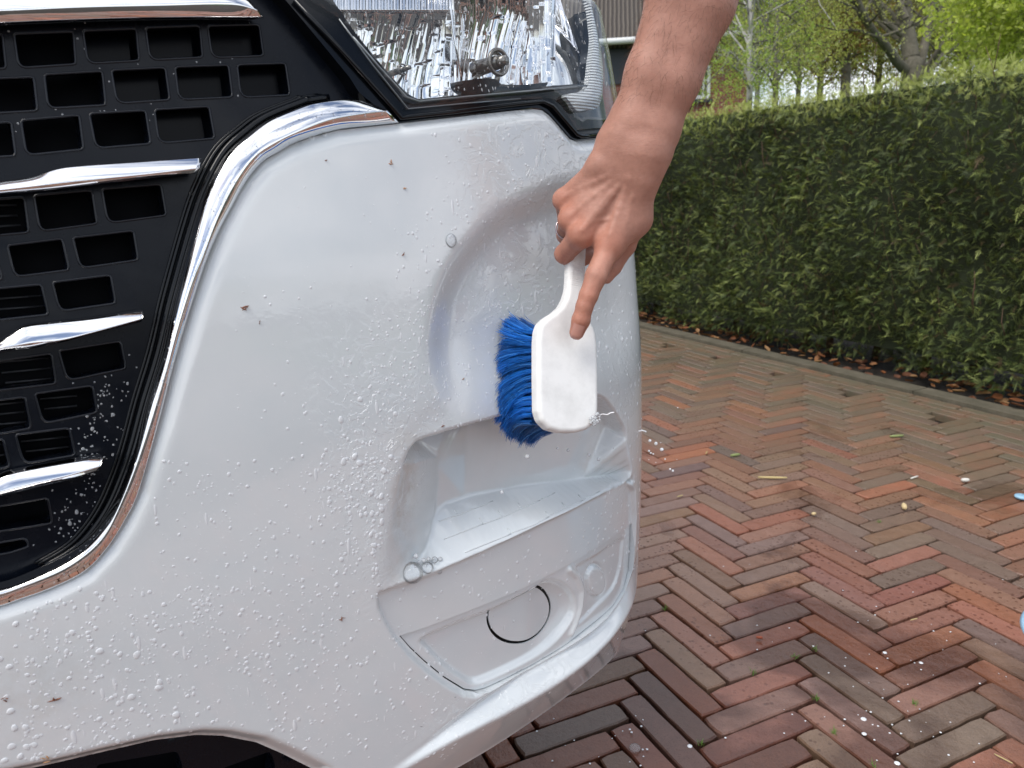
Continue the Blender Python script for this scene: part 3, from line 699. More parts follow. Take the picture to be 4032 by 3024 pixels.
tl2 = rr_.normal(0, .0016, (len(edges_), 40))[ii, np.clip(jv, 0, 39)]
left = fx < 790
bc = np.where(left, 360, 1130); bw = np.where(left, 560, 470)
bowl = .060*np.clip(1-((fx-bc)/bw)**2, 0, 1)*np.clip(1-((fy-760)/1150)**2, 0, 1)
vy = ((fy+rr_.uniform(0, 330, len(edges_))[ii]) % 330)/330-.5
dref = .026+bowl+.012*(fy+400)/1100+.0035*(1-(2*uu-1)**2)*(.4+rr_.random(len(edges_))[ii])+tilt[ii]*(uu-.5)*1.2+tl2*vy
ribs = (fy < 95) & (fx < 760); dref = np.where(ribs, .030+.0016*np.abs(np.sin(fx*.13)), dref)
q = inv(pc, np.minimum(dref, .07)); P_ = B(q[:, 0], q[:, 1], dref)
ny, nx = gx_.shape; ids = np.arange(nx*ny).reshape(ny, nx)
F = np.stack([ids[:-1, :-1].ravel(), ids[1:, :-1].ravel(), ids[1:, 1:].ravel(), ids[:-1, 1:].ravel()], 1)
wpx = cH((-420, -500), (-190, 0), (-10, 262), (160, 470), (290, 622), (360, 700), (420, 757), (500, 790), (700, 766), (1200, 712), (1580, 680), (1580, -500))
F = F[inside(wpx, pc[F].mean(1))]
o = under(mesh_obj('reflector', P_, F, M_REFL, smooth=False), HL)
# smooth outer reflector that mirrors the sky
gx_, gy_ = np.meshgrid(np.linspace(1540, 1862, 24), np.linspace(-450, 672, 40)); pc = np.stack([1400+gx_.ravel()*.5, gy_.ravel()*.5], 1)
u2 = (gx_.ravel()-1540)/322; v2 = (672-gy_.ravel())/1100
dref = .028+.075*v2+.012*(1-u2)**2; q = inv(pc, dref); P_ = B(q[:, 0], q[:, 1], dref); ny, nx = gx_.shape; ids = np.arange(nx*ny).reshape(ny, nx)
F = np.stack([ids[:-1, :-1].ravel(), ids[1:, :-1].ravel(), ids[1:, 1:].ravel(), ids[:-1, 1:].ravel()], 1)
under(mesh_obj('side_reflector', P_, F, M_REFL), HL)
# housing floor and wall behind
under(panel('housing', resample(np.vstack([offset_poly(lens_r, .002)]), .02, True), [], .135, M_DEEP, None, .05, flange=.002), HL)
# bulbs
def ringmesh(c, nrm, R, r, n=40, m_=12):
    nrm = nrm/np.linalg.norm(nrm); u = np.cross(nrm, [0, 0, 1.]); u /= np.linalg.norm(u); v = np.cross(nrm, u); a = np.linspace(0, 2*math.pi, n+1)
    return tube(c+R*(np.cos(a)[:, None]*u+np.sin(a)[:, None]*v), r, m_, False)
M_BULB = mat('grey_bulb_shield', (.30, .28, .26), .25, metal=.7)
for (bx, by, R_) in ((1125, 490, .0125), (372, 548, .0048)):
    q = hsz((bx, by), d=.045)[0]; c = B(q[0], q[1], .045); nn = -VD+np.array([0, 0, .05])
    parts = [ringmesh(c, nn, R_, R_*.18), ringmesh(c-nn*.004, nn, R_*.8, R_*.14), tube([c+nn*.002, c-nn*.05], [R_*.55, R_*.75], 24), tube([c+nn*.012, c-nn*.004], [R_*.42, R_*.5], 20),
             tube([c-np.array([0, 0, R_*.9]), c-np.array([0, 0, R_*2.2])-nn*.01], [R_*.22, R_*.3], 8)]
    V, F = merge(parts); under(mesh_obj('bulb', V, F, M_BULB), HL)
M_DRL = mat('daylight_strip_prism', (.90, .92, .94), .12, coat=.6, spec=.7)
N_, L_, b_ = nodes(M_DRL); t = N_.new('ShaderNodeTexCoord'); wv = N_.new('ShaderNodeTexWave'); wv.bands_direction = 'Z'; wv.inputs['Scale'].default_value = 95; L_.new(t.outputs['Object'], wv.inputs[0])
L_.new(ramp(M_DRL, wv.outputs['Fac'], [(.03, (.58, .61, .63)), (.18, (.92, .94, .95))]), b_.inputs['Base Color']); bump(M_DRL, wv.outputs['Fac'], .8, .003)
under(panel('daylight_strip', resample(spline(DRL, 3, True), .004, True), [], lambda s, z: .0135-.004*np.clip(pdist(DRL, np.stack([s, z], 1), True)/.008, 0, 1), M_DRL, None, .005, flange=.008), HL)
# divider line between the two reflectors
q = hsz((745, -300), (755, 0), (780, 250), (845, 630), d=.02); under(mesh_obj('reflector_divider', *tube(B(q[:, 0], q[:, 1], .022), .0012, 6), M_REFL), HL)
ds = hsz((820, 640), (1000, 618), (1080, 625), (1130, 670), (1300, 672), (1500, 650), (1480, 690), (1200, 712), (900, 745), (830, 700), d=.022)
under(panel('shroud', resample(ds, .005, True), [], .018, M_BLACK, None, .006, flange=.02), HL)

# ------------------------------------------------------------------ rest of the van body
bs = np.arange(-1.3, .92, .04)
lv = [(.24, .16), (.60, .16), (1.0, .20), (1.235, .20), (1.24, .12), (1.26, .16), (1.34, .30), (1.42, .50)]
rear = np.array([math.sin(math.radians(-29)), math.cos(math.radians(-29))])
def plan(o, z):
    p = B(bs, np.full(len(bs), .56), 0)[:, :2]; t_ = np.gradient(p, axis=0); t_ /= np.linalg.norm(t_, axis=1)[:, None]
    p = p+np.stack([-t_[:, 1], t_[:, 0]], 1)*o; a = p[-1]+rear*4.2; b2 = p[0]+rear*4.9
    return np.column_stack([np.vstack([p, a, b2]), np.full(len(p)+2, z)])
V = np.vstack([plan(o, z) for z, o in lv]); n = len(bs)+2
F = [[k*n+j, k*n+(j+1) % n, (k+1)*n+(j+1) % n, (k+1)*n+j] for k in range(len(lv)-1) for j in range(n)]+[list(range(n))[::-1], [(len(lv)-1)*n+j for j in range(n)]]
vp(mesh_obj('body', V, F, M_PAINT))
M_WS = mat('windscreen_glass', (.01, .012, .013), .05)
lv2 = [(1.43, .52), (2.05, 1.05)]; V = np.vstack([plan(o, z) for z, o in lv2]); F = [[j, (j+1) % n, n+(j+1) % n, n+j] for j in range(n)]; vp(mesh_obj('windscreen', V, F, M_WS))
V = np.vstack([plan(o, z) for z, o in ((2.05, 1.03), (2.35, 1.35), (2.42, 1.6))]); F = [[k*n+j, k*n+(j+1) % n, (k+1)*n+(j+1) % n, (k+1)*n+j] for k in range(2) for j in range(n)]+[[2*n+j for j in range(n)]]
vp(mesh_obj('roof', V, F, M_PAINT))
# front wheel
wc = B(.38, .34, 0)+np.array([rear[0], rear[1], 0])*.75+np.array([VD[0], VD[1], 0])*.16; wc[2] = .34
ax = np.array([rear[1], -rear[0], 0.]); M_TYRE = mat('tyre_rubber', (.012, .012, .012), .8); M_RIM = mat('steel_rim', (.35, .36, .37), .35, metal=.8)
def rev(prof, c, ax, n=48):
    u = np.array([0, 0, 1.]); v = np.cross(ax, u); a = np.arange(n)*2*math.pi/n; V = []
    for (h, r) in prof: V.append(c+ax*h+r*(np.cos(a)[:, None]*u+np.sin(a)[:, None]*v))
    F = [[k*n+j, k*n+(j+1) % n, (k+1)*n+(j+1) % n, (k+1)*n+j] for k in range(len(prof)-1) for j in range(n)]; return np.vstack(V), F
vp(mesh_obj('wheel', *rev([(-.10, .20), (-.11, .24), (-.11, .31), (-.09, .338), (.09, .338), (.11, .31), (.11, .24), (.10, .20)], wc, ax), M_TYRE))
vp(mesh_obj('rim', *rev([(.10, .205), (.07, .19), (.05, .12), (.07, .06), (.07, .0)], wc, ax), M_RIM))
print('van', round(time.time()-T0, 1))
# ------------------------------------------------------------------ ground
TH = math.radians(65.76); GU = np.array([math.sin(TH), math.cos(TH)]); GV = np.array([-math.cos(TH), math.sin(TH)])
GP0 = np.array([.650, 1.521]); BW = .0525
G1 = on_ground(2532.8, 1273.8)[:2]; G2 = on_ground(4032, 1624)[:2]
HD = (G1-G2)/np.linalg.norm(G1-G2); HN = np.array([HD[1], -HD[0]])          # HN points to the hedge (away from drive)
if HN[0] < 0: HN = -HN
def h_off(p): return (np.asarray(p)-G1)@HN                                   # >0: hedge side of the paving edge

M_SOIL = mat('soil', (.035, .027, .02), .9)
vs = obj_coord(M_SOIL); N_, L_, b_ = nodes(M_SOIL)
L_.new(ramp(M_SOIL, noise(M_SOIL, vs, 9, 8, .65), [(.3, (.018, .014, .011)), (.7, (.055, .042, .03))]), b_.inputs['Base Color'])
bump(M_SOIL, noise(M_SOIL, vs, 40, 6, .7), .8, .02)
g = 130.
ground = mesh_obj('ground', [(-g, -g, -.035), (g, -g, -.035), (g, g, -.035), (-g, g, -.035)], [[0, 1, 2, 3]], M_SOIL, smooth=False); tag(ground, kind='structure')

# lawn / garden behind the hedge
M_LAWN = mat('lawn_grass', (.05, .09, .02), .9)
vs = obj_coord(M_LAWN); N_, L_, b_ = nodes(M_LAWN)
L_.new(ramp(M_LAWN, noise(M_LAWN, vs, 3, 8, .7), [(.3, (.03, .06, .015)), (.7, (.07, .12, .03))]), b_.inputs['Base Color'])
c0 = G1+HN*1.5
q = [c0-HD*30, c0+HD*60, c0+HD*60+HN*60, c0-HD*30+HN*60]
lawn = mesh_obj('lawn', [(a[0], a[1], -.02) for a in q], [[0, 1, 2, 3]], M_LAWN, smooth=False); tag(lawn, kind='structure')

# bricks
def brick_material():
    m = mat('clay_brick', (.2, .1, .08), .5)
    N, L, b = nodes(m); v = obj_coord(m); base = attr_col(m)
    sep = N.new('ShaderNodeSeparateColor'); a2 = N.new('ShaderNodeAttribute'); a2.attribute_name = 'dat'; L.new(a2.outputs['Color'], sep.inputs[0])
    mott = noise(m, v, 45, 6, .65)
    c = mix(m, .55, base, mix(m, mott, (.55, .55, .58), (1.35, 1.33, 1.3)), 'MULTIPLY')
    speck = ramp(m, noise(m, v, 420, 2, .5), [(.36, .55), (.46, 1.)]); c = mix(m, .5, c, speck, 'MULTIPLY')
    # dust film, moss towards the hedge
    film = ramp(m, noise(m, v, 6, 6, .6), [(.35, 0.), (.75, 1.)])
    moss = N.new('ShaderNodeMath'); moss.operation = 'MULTIPLY'; L.new(sep.outputs[0], moss.inputs[0])
    mm = ramp(m, noise(m, v, 11, 6, .7), [(.30, .35), (.62, 1.)]); L.new(mm, moss.inputs[1])
    c = mix(m, moss.outputs[0], c, (.14, .125, .085))
    # water: damp film with drying spots
    wet0 = noise(m, v, 2.3, 4, .55, .6)
    wsum = N.new('ShaderNodeMath'); wsum.operation = 'ADD'; L.new(wet0, wsum.inputs[0]); L.new(sep.outputs[1], wsum.inputs[1])
    wet = ramp(m, wsum.outputs[0], [(.52, 0.), (.60, 1.)])
    spots = N.new('ShaderNodeTexVoronoi'); spots.inputs['Scale'].default_value = 70; L.new(v, spots.inputs['Vector'])
    sp2 = ramp(m, spots.outputs['Distance'], [(.18, 1.), (.30, 0.)])
    spm = N.new('ShaderNodeMath'); spm.operation = 'MULTIPLY'; L.new(sp2, spm.inputs[0]); L.new(ramp(m, noise(m, v, 3.1, 3, .5), [(.45, 0.), (.6, 1.)]), spm.inputs[1])
    wm = N.new('ShaderNodeMath'); wm.operation = 'MAXIMUM'; L.new(wet, wm.inputs[0]); L.new(spm.outputs[0], wm.inputs[1])
    inv_m = N.new('ShaderNodeMath'); inv_m.operation = 'MULTIPLY_ADD'; inv_m.inputs[1].default_value = -.9; inv_m.inputs[2].default_value = 1.; L.new(sep.outputs[0], inv_m.inputs[0])
    wf = N.new('ShaderNodeMath'); wf.operation = 'MULTIPLY'; L.new(wm.outputs[0], wf.inputs[0]); L.new(inv_m.outputs[0], wf.inputs[1])
    c = mix(m, wf.outputs[0], c, mix(m, 1., c, (.50, .43, .40), 'MULTIPLY'))
    L.new(c, b.inputs['Base Color'])
    r = N.new('ShaderNodeMapRange'); r.inputs['To Min'].default_value = .31; r.inputs['To Max'].default_value = .16; L.new(wf.outputs[0], r.inputs['Value'])
    L.new(r.outputs[0], b.inputs['Roughness'])
    pn = bump(m, noise(m, v, 150, 5, .7), .5, .0016, None)
    bump(m, noise(m, v, 26, 4, .6), .55, .006, 'Normal', pn)
    return m
M_BRICK = brick_material()
PAL = np.array([(.30, .135, .095), (.26, .135, .10), (.235, .135, .105), (.20, .135, .115), (.175, .135, .125), (.155, .13, .12), (.22, .15, .12), (.34, .14, .08)])
PAL = (PAL*.74+PAL.mean(0)*.26)*np.array([1.07, .965, .85])
PW = np.array([.17, .17, .15, .16, .13, .09, .09, .04])
def ring_outline(L_, W_, r):
    n1, n2 = 8, 3
    pts = []
    for i in range(n1): pts.append((L_*i/n1, 0))
    for i in range(n2): pts.append((L_, W_*i/n2))
    for i in range(n1): pts.append((L_-L_*i/n1, W_))
    for i in range(n2): pts.append((0, W_-W_*i/n2))
    return np.array(pts, float)
ol = ring_outline(1, 1, 0); NO = len(ol)
def make_bricks(specs):
    """specs: (corner xy, dir xy, perp xy, L, W, z)"""
    Vs, Fs, cols, dat = [], [], [], []; o = 0
    side = []
    for i in range(NO): side.append([i, (i+1) % NO, NO+(i+1) % NO, NO+i])
    side2 = [[a+NO for a in q] for q in side]
    cap = [list(range(2*NO, 3*NO))]
    side = np.array(side+side2)
    for c, du, dv, L_, W_, z, mossy, wetv in specs:
        j = 0.0022
        g_ = np.array([-1, 1])*0
        gap = j*(.7+.8*rng.random())
        base = ol*[L_-2*gap, W_-2*gap]+gap
        jit = rng.normal(0, .00055, base.shape)
        chip = (rng.random(NO) < .10)[:, None]*(np.array([L_/2, W_/2])-base)*np.array([.004, .022])*rng.random()
        base = base+jit+chip
        # rounded corners
        for k in (0, 8, 11, 19): base[k] += np.sign(np.array([L_/2, W_/2])-base[k])*.0018
        top = base+np.sign(np.array([L_/2, W_/2])-base)*.0026*np.array([1, 1])
        top = base*(1-.0)+ (np.array([L_/2, W_/2])-base)*np.array([.024, .085])
        tilt = rng.normal(0, .006, 2); zz = z+rng.normal(0, .0008)
        def w3(q, h): 
            xy = c+q[:, :1]*du+q[:, 1:]*dv
            hh = h+(q[:, 0]-L_/2)*tilt[0]+(q[:, 1]-W_/2)*tilt[1]
            return np.column_stack([xy, hh])
        Vs += [w3(base, zz-.03), w3(base, zz-.0028+rng.normal(0, .0004, NO)), w3(top, zz)]
        Fs.append((side+o, o+2*NO)); o += 3*NO
        k = rng.choice(len(PAL), p=PW); cc = PAL[k]*(.85+.3*rng.random())*(1+rng.normal(0, .04, 3))
        cols.append(np.tile(np.r_[np.clip(cc, 0, 1), 1], (3*NO, 1))); dat.append(np.tile([mossy, wetv, 0, 1], (3*NO, 1)))
    F = []
    for s_, b0 in Fs:
        F += s_.tolist(); F.append([b0+i for i in range(NO)])
    return np.vstack(Vs), F, np.vstack(cols), np.vstack(dat)
wetc = on_ground(2230, 2900)[:2]
def wetness(p):
    d = np.linalg.norm((p-wetc)/[1., .6]); return .36*math.exp(-(d/.40)**2)-.035
specs = []
R_ = range(-70, 150)
for k in R_:
    for m_ in range(-16, 22):
        j = 8*m_
        u0 = (k-4+j)*BW; v0 = k*BW
        c = GP0+u0*GU+v0*GV; mid = c+GU*2*BW+GV*.5*BW
        if -2.0 < mid[0] < 5.2 and -.9 < mid[1] < 8.5 and h_off(mid) < -.26:
            specs.append((c, GU, GV, 4*BW, BW, 0, float(np.clip(1+(h_off(mid)+.15)/1.5, 0, 1))**1.2, wetness(mid)))
        jj = k+j
        u0 = jj*BW; v0 = (k-3)*BW
        c = GP0+(u0+BW)*GU+v0*GV; mid = c-GU*.5*BW+GV*2*BW
        if -2.0 < mid[0] < 5.2 and -.9 < mid[1] < 8.5 and h_off(mid) < -.26:
            specs.append((c, GV, -GU, 4*BW, BW, 0, float(np.clip(1+(h_off(mid)+.15)/1.5, 0, 1))**1.2, wetness(mid)))
# border courses: stretchers along the edge, then a kerb band
for r_, off in enumerate((-.262, -.209, -.156)):
    for i in range(-20, 62):
        c = G1+HN*off+HD*(i*.21+.07*r_)-HD*3.0
        if -1 < c[1] < 12: specs.append((c, HD, HN, .21, BW, -.001, 1., -.1))
V, F, cl, dt = make_bricks(specs)
drive = mesh_obj('driveway', V, F, M_BRICK, attrs={'col': ('POINT', cl), 'dat': ('POINT', dt)}, smooth=False); tag(drive, kind='structure')
print('bricks', len(specs), round(time.time()-T0, 1))
M_KERB = mat('kerb_concrete', (.11, .10, .075), .8)
vs = obj_coord(M_KERB); N_, L_, b_ = nodes(M_KERB)
L_.new(ramp(M_KERB, noise(M_KERB, vs, 14, 8, .7), [(.3, (.075, .068, .045)), (.7, (.145, .125, .09))]), b_.inputs['Base Color'])
bump(M_KERB, noise(M_KERB, vs, 90, 5, .7), .6, .003)
kp = []
for i in range(0, 14):
    a = G1+HN*-.098+HD*(i*1.0-5); Vb, Fb = box(0, .995, 0, .09, -.12, .012)
    Vb = np.column_stack([a[0]+Vb[:, 0]*HD[0]+Vb[:, 1]*HN[0], a[1]+Vb[:, 0]*HD[1]+Vb[:, 1]*HN[1], Vb[:, 2]]); kp.append((Vb, Fb))
V, F = merge(kp); kerb = mesh_obj('kerb_strip', V, F, M_KERB, smooth=False); tag(kerb, kind='structure')

# ------------------------------------------------------------------ hedge
def leaf_material(name, rough=.55, trans=.25):
    m = mat(name, (.05, .1, .03), rough); N, L, b = nodes(m)
    c = attr_col(m); L.new(c, b.inputs['Base Color']); b.inputs['Specular IOR Level'].default_value = .35
    tr = N.new('ShaderNodeBsdfTranslucent'); L.new(mix(m, 1., c, (1.3, 1.4, .6), 'MULTIPLY'), tr.inputs['Color'])
    ms = N.new('ShaderNodeMixShader'); ms.inputs[0].default_value = trans
    L.new(b.outputs[0], ms.inputs[1]); L.new(tr.outputs[0], ms.inputs[2]); L.new(ms.outputs[0], N['Material Output'].inputs['Surface'])
    return m
M_HEDGE = leaf_material('hedge_foliage', .5, .2)
def spray_proto(k):
    """flat cypress spray in local xy, tip towards +x; returns quads (n,4,3)"""
    r = np.random.default_rng(k); Q = []
    nseg = 5; L_ = 1.
    for i in range(nseg):
        x = .12+.8*i/nseg; ln = .30*(1-.7*(i/nseg))*(.8+.4*r.random())
        for s in (-1, 1):
            a = math.radians(38+12*r.random()); d = np.array([math.cos(a), s*math.sin(a), -.15+.2*r.random()]); p = np.array([-s*d[1], s*d[0], 0])*.085*ln*.9
            b0 = np.array([x+.03*s, 0, 0]); t = b0+d*ln; mid = b0+d*ln*.55
            Q.append([b0, mid-p, t, mid+p])
            if i < 3:
                for q_ in (.45, .75):
                    o = b0+d*ln*q_; d2 = np.array([math.cos(a-.75), s*math.sin(a-.75), .1]); l2_ = ln*.42
                    p2 = np.array([-s*d2[1], s*d2[0], 0])*.12*l2_
                    Q.append([o, o+d2*l2_*.5-p2, o+d2*l2_, o+d2*l2_*.5+p2])
    Q.append([[0, -.02, 0], [.6, -.035, 0], [1.05, 0, -.05], [.6, .035, 0]])
    Q = np.array(Q); Q[..., 2] -= .18*Q[..., 0]**2
    return Q
protos = [spray_proto(i) for i in range(6)]
def _ht(px):
    r = rays([px])[0]; n3 = np.array([HN[0], HN[1], 0]); t_ = ((np.r_[G1+HN*.10, 0]-CAM)@n3)/(r@n3); return (CAM+r*t_)[2]
print('hedge top', [_ht(q) for q in ((2800, 415), (3200, 355), (3700, 290), (4000, 235))])
HT = 1.235
hb = G1+HN*.10                                  # base line of the front face
def scatter(P, D, Nn_, size, col, name, material, protos=protos, parent=None):
    """P positions, D tip directions, Nn_ approx flat normals"""
    n = len(P); D = D/np.linalg.norm(D, axis=1)[:, None]
    Y = np.cross(Nn_, D); Y /= np.linalg.norm(Y, axis=1)[:, None]+1e-9; Z = np.cross(D, Y)
    Vs, Cs = [], []
    idx = rng.integers(0, len(protos), n)
    for k, pr in enumerate(protos):
        s = np.where(idx == k)[0]
        if not len(s): continue
        q = pr.reshape(-1, 3)
        X = P[s][:, None]+size[s][:, None, None]*(q[None, :, :1]*D[s][:, None]+q[None, :, 1:2]*Y[s][:, None]+q[None, :, 2:]*Z[s][:, None])
        Vs.append(X.reshape(-1, 3)); tip = np.clip(q[:, 0], 0, 1)[None, :, None]
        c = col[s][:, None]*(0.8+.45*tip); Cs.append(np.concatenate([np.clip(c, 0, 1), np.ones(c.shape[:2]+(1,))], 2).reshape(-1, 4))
    V = np.vstack(Vs); C_ = np.vstack(Cs); F = np.arange(len(V)).reshape(-1, 4)
    return mesh_obj(name, V, F, material, parent, smooth=False, attrs={'col': ('POINT', C_)})
NH = 88000
u_ = rng.random(NH)**.85; x_ = -4.2+u_*13.0        # along HD from near (neg) to far
x_ = rng.uniform(-4.0, 7.5, NH); dens = np.clip(1.25-.06*(x_+4), .3, 1.3); keep = rng.random(NH) < dens; x_ = x_[keep]; n = len(x_)
tnoise = lambda x, z: .04*np.sin(x*3.1+z*4)+.03*np.sin(x*7.3-z*6+1)+.02*np.sin(x*15+z*13)
top_z = HT+.012*np.sin(x_*2.3)+.010*np.sin(x_*6.1)
zz_ = .03+(top_z-.03)*rng.random(n)**1.1
low = np.clip(.22-zz_, 0, 1)
dep_ = -.02+tnoise(x_, zz_)+np.abs(rng.normal(0, .035, n))-rng.exponential(.012, n)*1.0 + low*.45
P = np.column_stack([hb[0]+HD[0]*x_+HN[0]*dep_, hb[1]+HD[1]*x_+HN[1]*dep_, zz_])
out = np.array([-HN[0], -HN[1], 0.])
D = out*(.6+.5*rng.random((n, 1)))+np.column_stack([rng.normal(0, .45, (n, 1))*HD[0], rng.normal(0, .45, (n, 1))*HD[1], rng.normal(.25, .5, n)])

D = D+rng.normal(0, .25, D.shape)
Nn_ = np.array([0, 0, 1.])+out*.6+rng.normal(0, .5, (n, 3))
size = rng.uniform(.022, .058, n)*np.where(rng.random(n) < .04, 1.7, 1.)
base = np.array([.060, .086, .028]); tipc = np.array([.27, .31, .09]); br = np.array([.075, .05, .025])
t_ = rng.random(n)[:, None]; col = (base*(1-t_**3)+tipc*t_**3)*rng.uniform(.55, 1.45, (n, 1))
inn = np.clip(dep_/.08, 0, 1)[:, None]
col = np.where(rng.random((n, 1)) < .05, br, col)
topn = 13000
xt = rng.uniform(-4.0, 7.5, topn); dt_ = rng.uniform(-.035, .20, topn); zt = HT+.012*np.sin(xt*2.3)+.010*np.sin(xt*6.1)+rng.normal(.0, .016, topn)-.11*rng.random(topn)**1.6+.018
Pt = np.column_stack([hb[0]+HD[0]*xt+HN[0]*dt_, hb[1]+HD[1]*xt+HN[1]*dt_, zt])
Dt = np.array([0, 0, 1.])+rng.normal(0, .6, (topn, 3)); Nt = out+rng.normal(0, .6, (topn, 3))
ct = tipc*(.9+.6*rng.random((topn, 1)))+np.array([.01, .0, 0])
hedge = empty('hedge', (hb[0]+HD[0]*2, hb[1]+HD[1]*2, 0)); tag(hedge, 'tall clipped dark green conifer hedge running along the brick drive', 'hedge')
mi = Matrix.Translation(-Vector(hedge.location))
def hp(o): o.parent = hedge; o.matrix_parent_inverse = mi; return o
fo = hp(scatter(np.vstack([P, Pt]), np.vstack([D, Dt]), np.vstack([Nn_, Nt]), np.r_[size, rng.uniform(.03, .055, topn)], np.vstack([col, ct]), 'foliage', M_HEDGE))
# long shoots standing out of the face
ns = 260
xs = rng.uniform(-3.5, 6, ns); zs = rng.uniform(.3, 1.36, ns)
# inner dark mass and woody stems
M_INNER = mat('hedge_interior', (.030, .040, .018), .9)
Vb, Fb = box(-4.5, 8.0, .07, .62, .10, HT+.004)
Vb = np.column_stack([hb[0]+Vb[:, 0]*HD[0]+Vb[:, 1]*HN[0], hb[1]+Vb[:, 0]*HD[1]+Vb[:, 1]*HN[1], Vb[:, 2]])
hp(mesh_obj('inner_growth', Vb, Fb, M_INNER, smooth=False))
M_STEM = mat('hedge_stem', (.10, .06, .038), .85)
st = []
for i in range(48):
    x = -4+i*.25+rng.uniform(-.06, .06); p0 = hb+HD*x+HN*rng.uniform(.16, .28)
    st.append(tube([(p0[0], p0[1], -.05), (p0[0]+rng.normal(0, .02), p0[1]+rng.normal(0, .02), .3), (p0[0]+rng.normal(0, .05), p0[1]+rng.normal(0, .05), 1.2)], [.02, .017, .008], 7))
for i in range(520):                                # reddish twigs inside the face
    x = rng.uniform(-4, 7); z = rng.uniform(.15, 1.3); p0 = np.r_[hb+HD*x+HN*rng.uniform(-.01, .05), z]; d = np.r_[HD*rng.normal(0, .05), .08+.1*rng.random()]
    st.append(tube([p0, p0+d*.5+rng.normal(0, .008, 3), p0+d+rng.normal(0, .01, 3)], [.0024, .002, .0012], 4))
V, F = merge(st); hp(mesh_obj('stems', V, F, M_STEM))
print('hedge', round(time.time()-T0, 1))

# leaf litter below the hedge
def curled_leaf():
    Q = []
    for i in range(4):
        x0, x1 = i/4, (i+1)/4; w0, w1 = .32*math.sin(math.pi*min(.98, max(.04, x0))), .32*math.sin(math.pi*min(.98, x1)+.02)
        for s in (-1, 1):
            Q.append([[x0, 0, .1*x0], [x1, 0, .1*x1], [x1, s*w1, .1*x1+.12], [x0, s*w0, .1*x0+.12]])
    return np.array(Q)
nl = 950
xl = rng.uniform(-4, 6, nl); dl = rng.uniform(.0, .30, nl)**1.0
Pl = np.column_stack([G1[0]+HD[0]*xl+HN[0]*dl, G1[1]+HD[1]*xl+HN[1]*dl, rng.uniform(-.015, .02, nl)])
lc = np.array([(.20, .075, .03), (.26, .12, .05), (.13, .055, .03), (.30, .17, .08)])[rng.integers(0, 4, nl)]
M_DEAD = leaf_material('dead_leaf', .7, .15)
lit = scatter(Pl, rng.normal(0, 1, (nl, 3))*[1, 1, .25], np.array([0, 0, 1.])+rng.normal(0, .35, (nl, 3)), rng.uniform(.03, .06, nl), lc, 'fallen_leaves', M_DEAD, [curled_leaf()])
tag(lit, 'litter of curled brown dead leaves on the soil under the hedge', 'dead leaves', kind='stuff')
# ------------------------------------------------------------------ house beyond the hedge
def wall_brick(name, c1=(.26, .075, .05), c2=(.20, .055, .04), mort=(.22, .16, .14), sc=1.):
    m = mat(name, c1, .8); N, L, b = nodes(m); t = N.new('ShaderNodeTexCoord')
    bt = N.new('ShaderNodeTexBrick'); bt.inputs['Scale'].default_value = 1/sc
    bt.inputs['Color1'].default_value = (*c1, 1); bt.inputs['Color2'].default_value = (*c2, 1); bt.inputs['Mortar'].default_value = (*mort, 1)
    bt.inputs['Brick Width'].default_value = .21; bt.inputs['Row Height'].default_value = .063; bt.inputs['Mortar Size'].default_value = .008
    mp_ = N.new('ShaderNodeMapping'); mp_.inputs['Rotation'].default_value = (math.pi/2, 0, 0); L.new(t.outputs['Object'], mp_.inputs[0]); L.new(mp_.outputs[0], bt.inputs['Vector'])
    L.new(bt.outputs['Color'], b.inputs['Base Color']); return m
M_WALL = wall_brick('red_wall_brick')
M_WHITE = mat('white_frame_paint', (.75, .76, .76), .4); M_DARKP = mat('dark_blue_boarding', (.035, .042, .055), .5)
M_TILE = mat('grey_roof_tile', (.10, .085, .072), .75)
N_, L_, b_ = nodes(M_TILE); t = N_.new('ShaderNodeTexCoord'); wv = N_.new('ShaderNodeTexWave'); wv.inputs['Scale'].default_value = 2.6; wv.inputs['Distortion'].default_value = .8; wv.inputs['Detail'].default_value = 3; wv.bands_direction = 'X'
L_.new(t.outputs['Object'], wv.inputs[0]); L_.new(ramp(M_TILE, wv.outputs['Fac'], [(.2, (.055, .045, .04)), (.7, (.14, .12, .10))]), b_.inputs['Base Color']); bump(M_TILE, wv.outputs['Fac'], 1., .06)
M_WGLASS = mat('window_glass', (.05, .06, .06), .08, spec=.8)
M_LEAD = mat('grey_flashing', (.30, .31, .32), .6)
HY = 22.
hc = P3(2430, 470, HY); hc[2] = 0; ha = math.radians(8)
HXd = np.array([math.cos(ha), -math.sin(ha), 0]); HYd = np.array([math.sin(ha), math.cos(ha), 0])
house = empty('brick_house', tuple(hc)); house.rotation_euler = (0, 0, -ha); tag(house, 'red brick house with grey tiled roof and white window beyond the hedge', 'house')
def hx(S_): # local x for source px at the wall plane
    r = rays([(S_, 330)])[0]; o = CAM; t_ = ((hc-o)@HYd)/(r@HYd); return float((o+r*t_-hc)@HXd)
def hz(S_, x=2700):
    r = rays([(x, S_)])[0]; t_ = ((hc-CAM)@HYd)/(r@HYd); return float((CAM+r*t_)[2])
def hbx(name, x0, x1, y0, y1, z0, z1, m, par=house, smooth=False):
    V, F = box(x0, x1, y0, y1, z0, z1); return mesh_obj(name, V, F, m, par, smooth)
xr = hx(2945); xg = hx(2520); ze = hz(172, 2450)
hbx('wall', -6, xr, 0, 7, 0, ze, M_WALL)
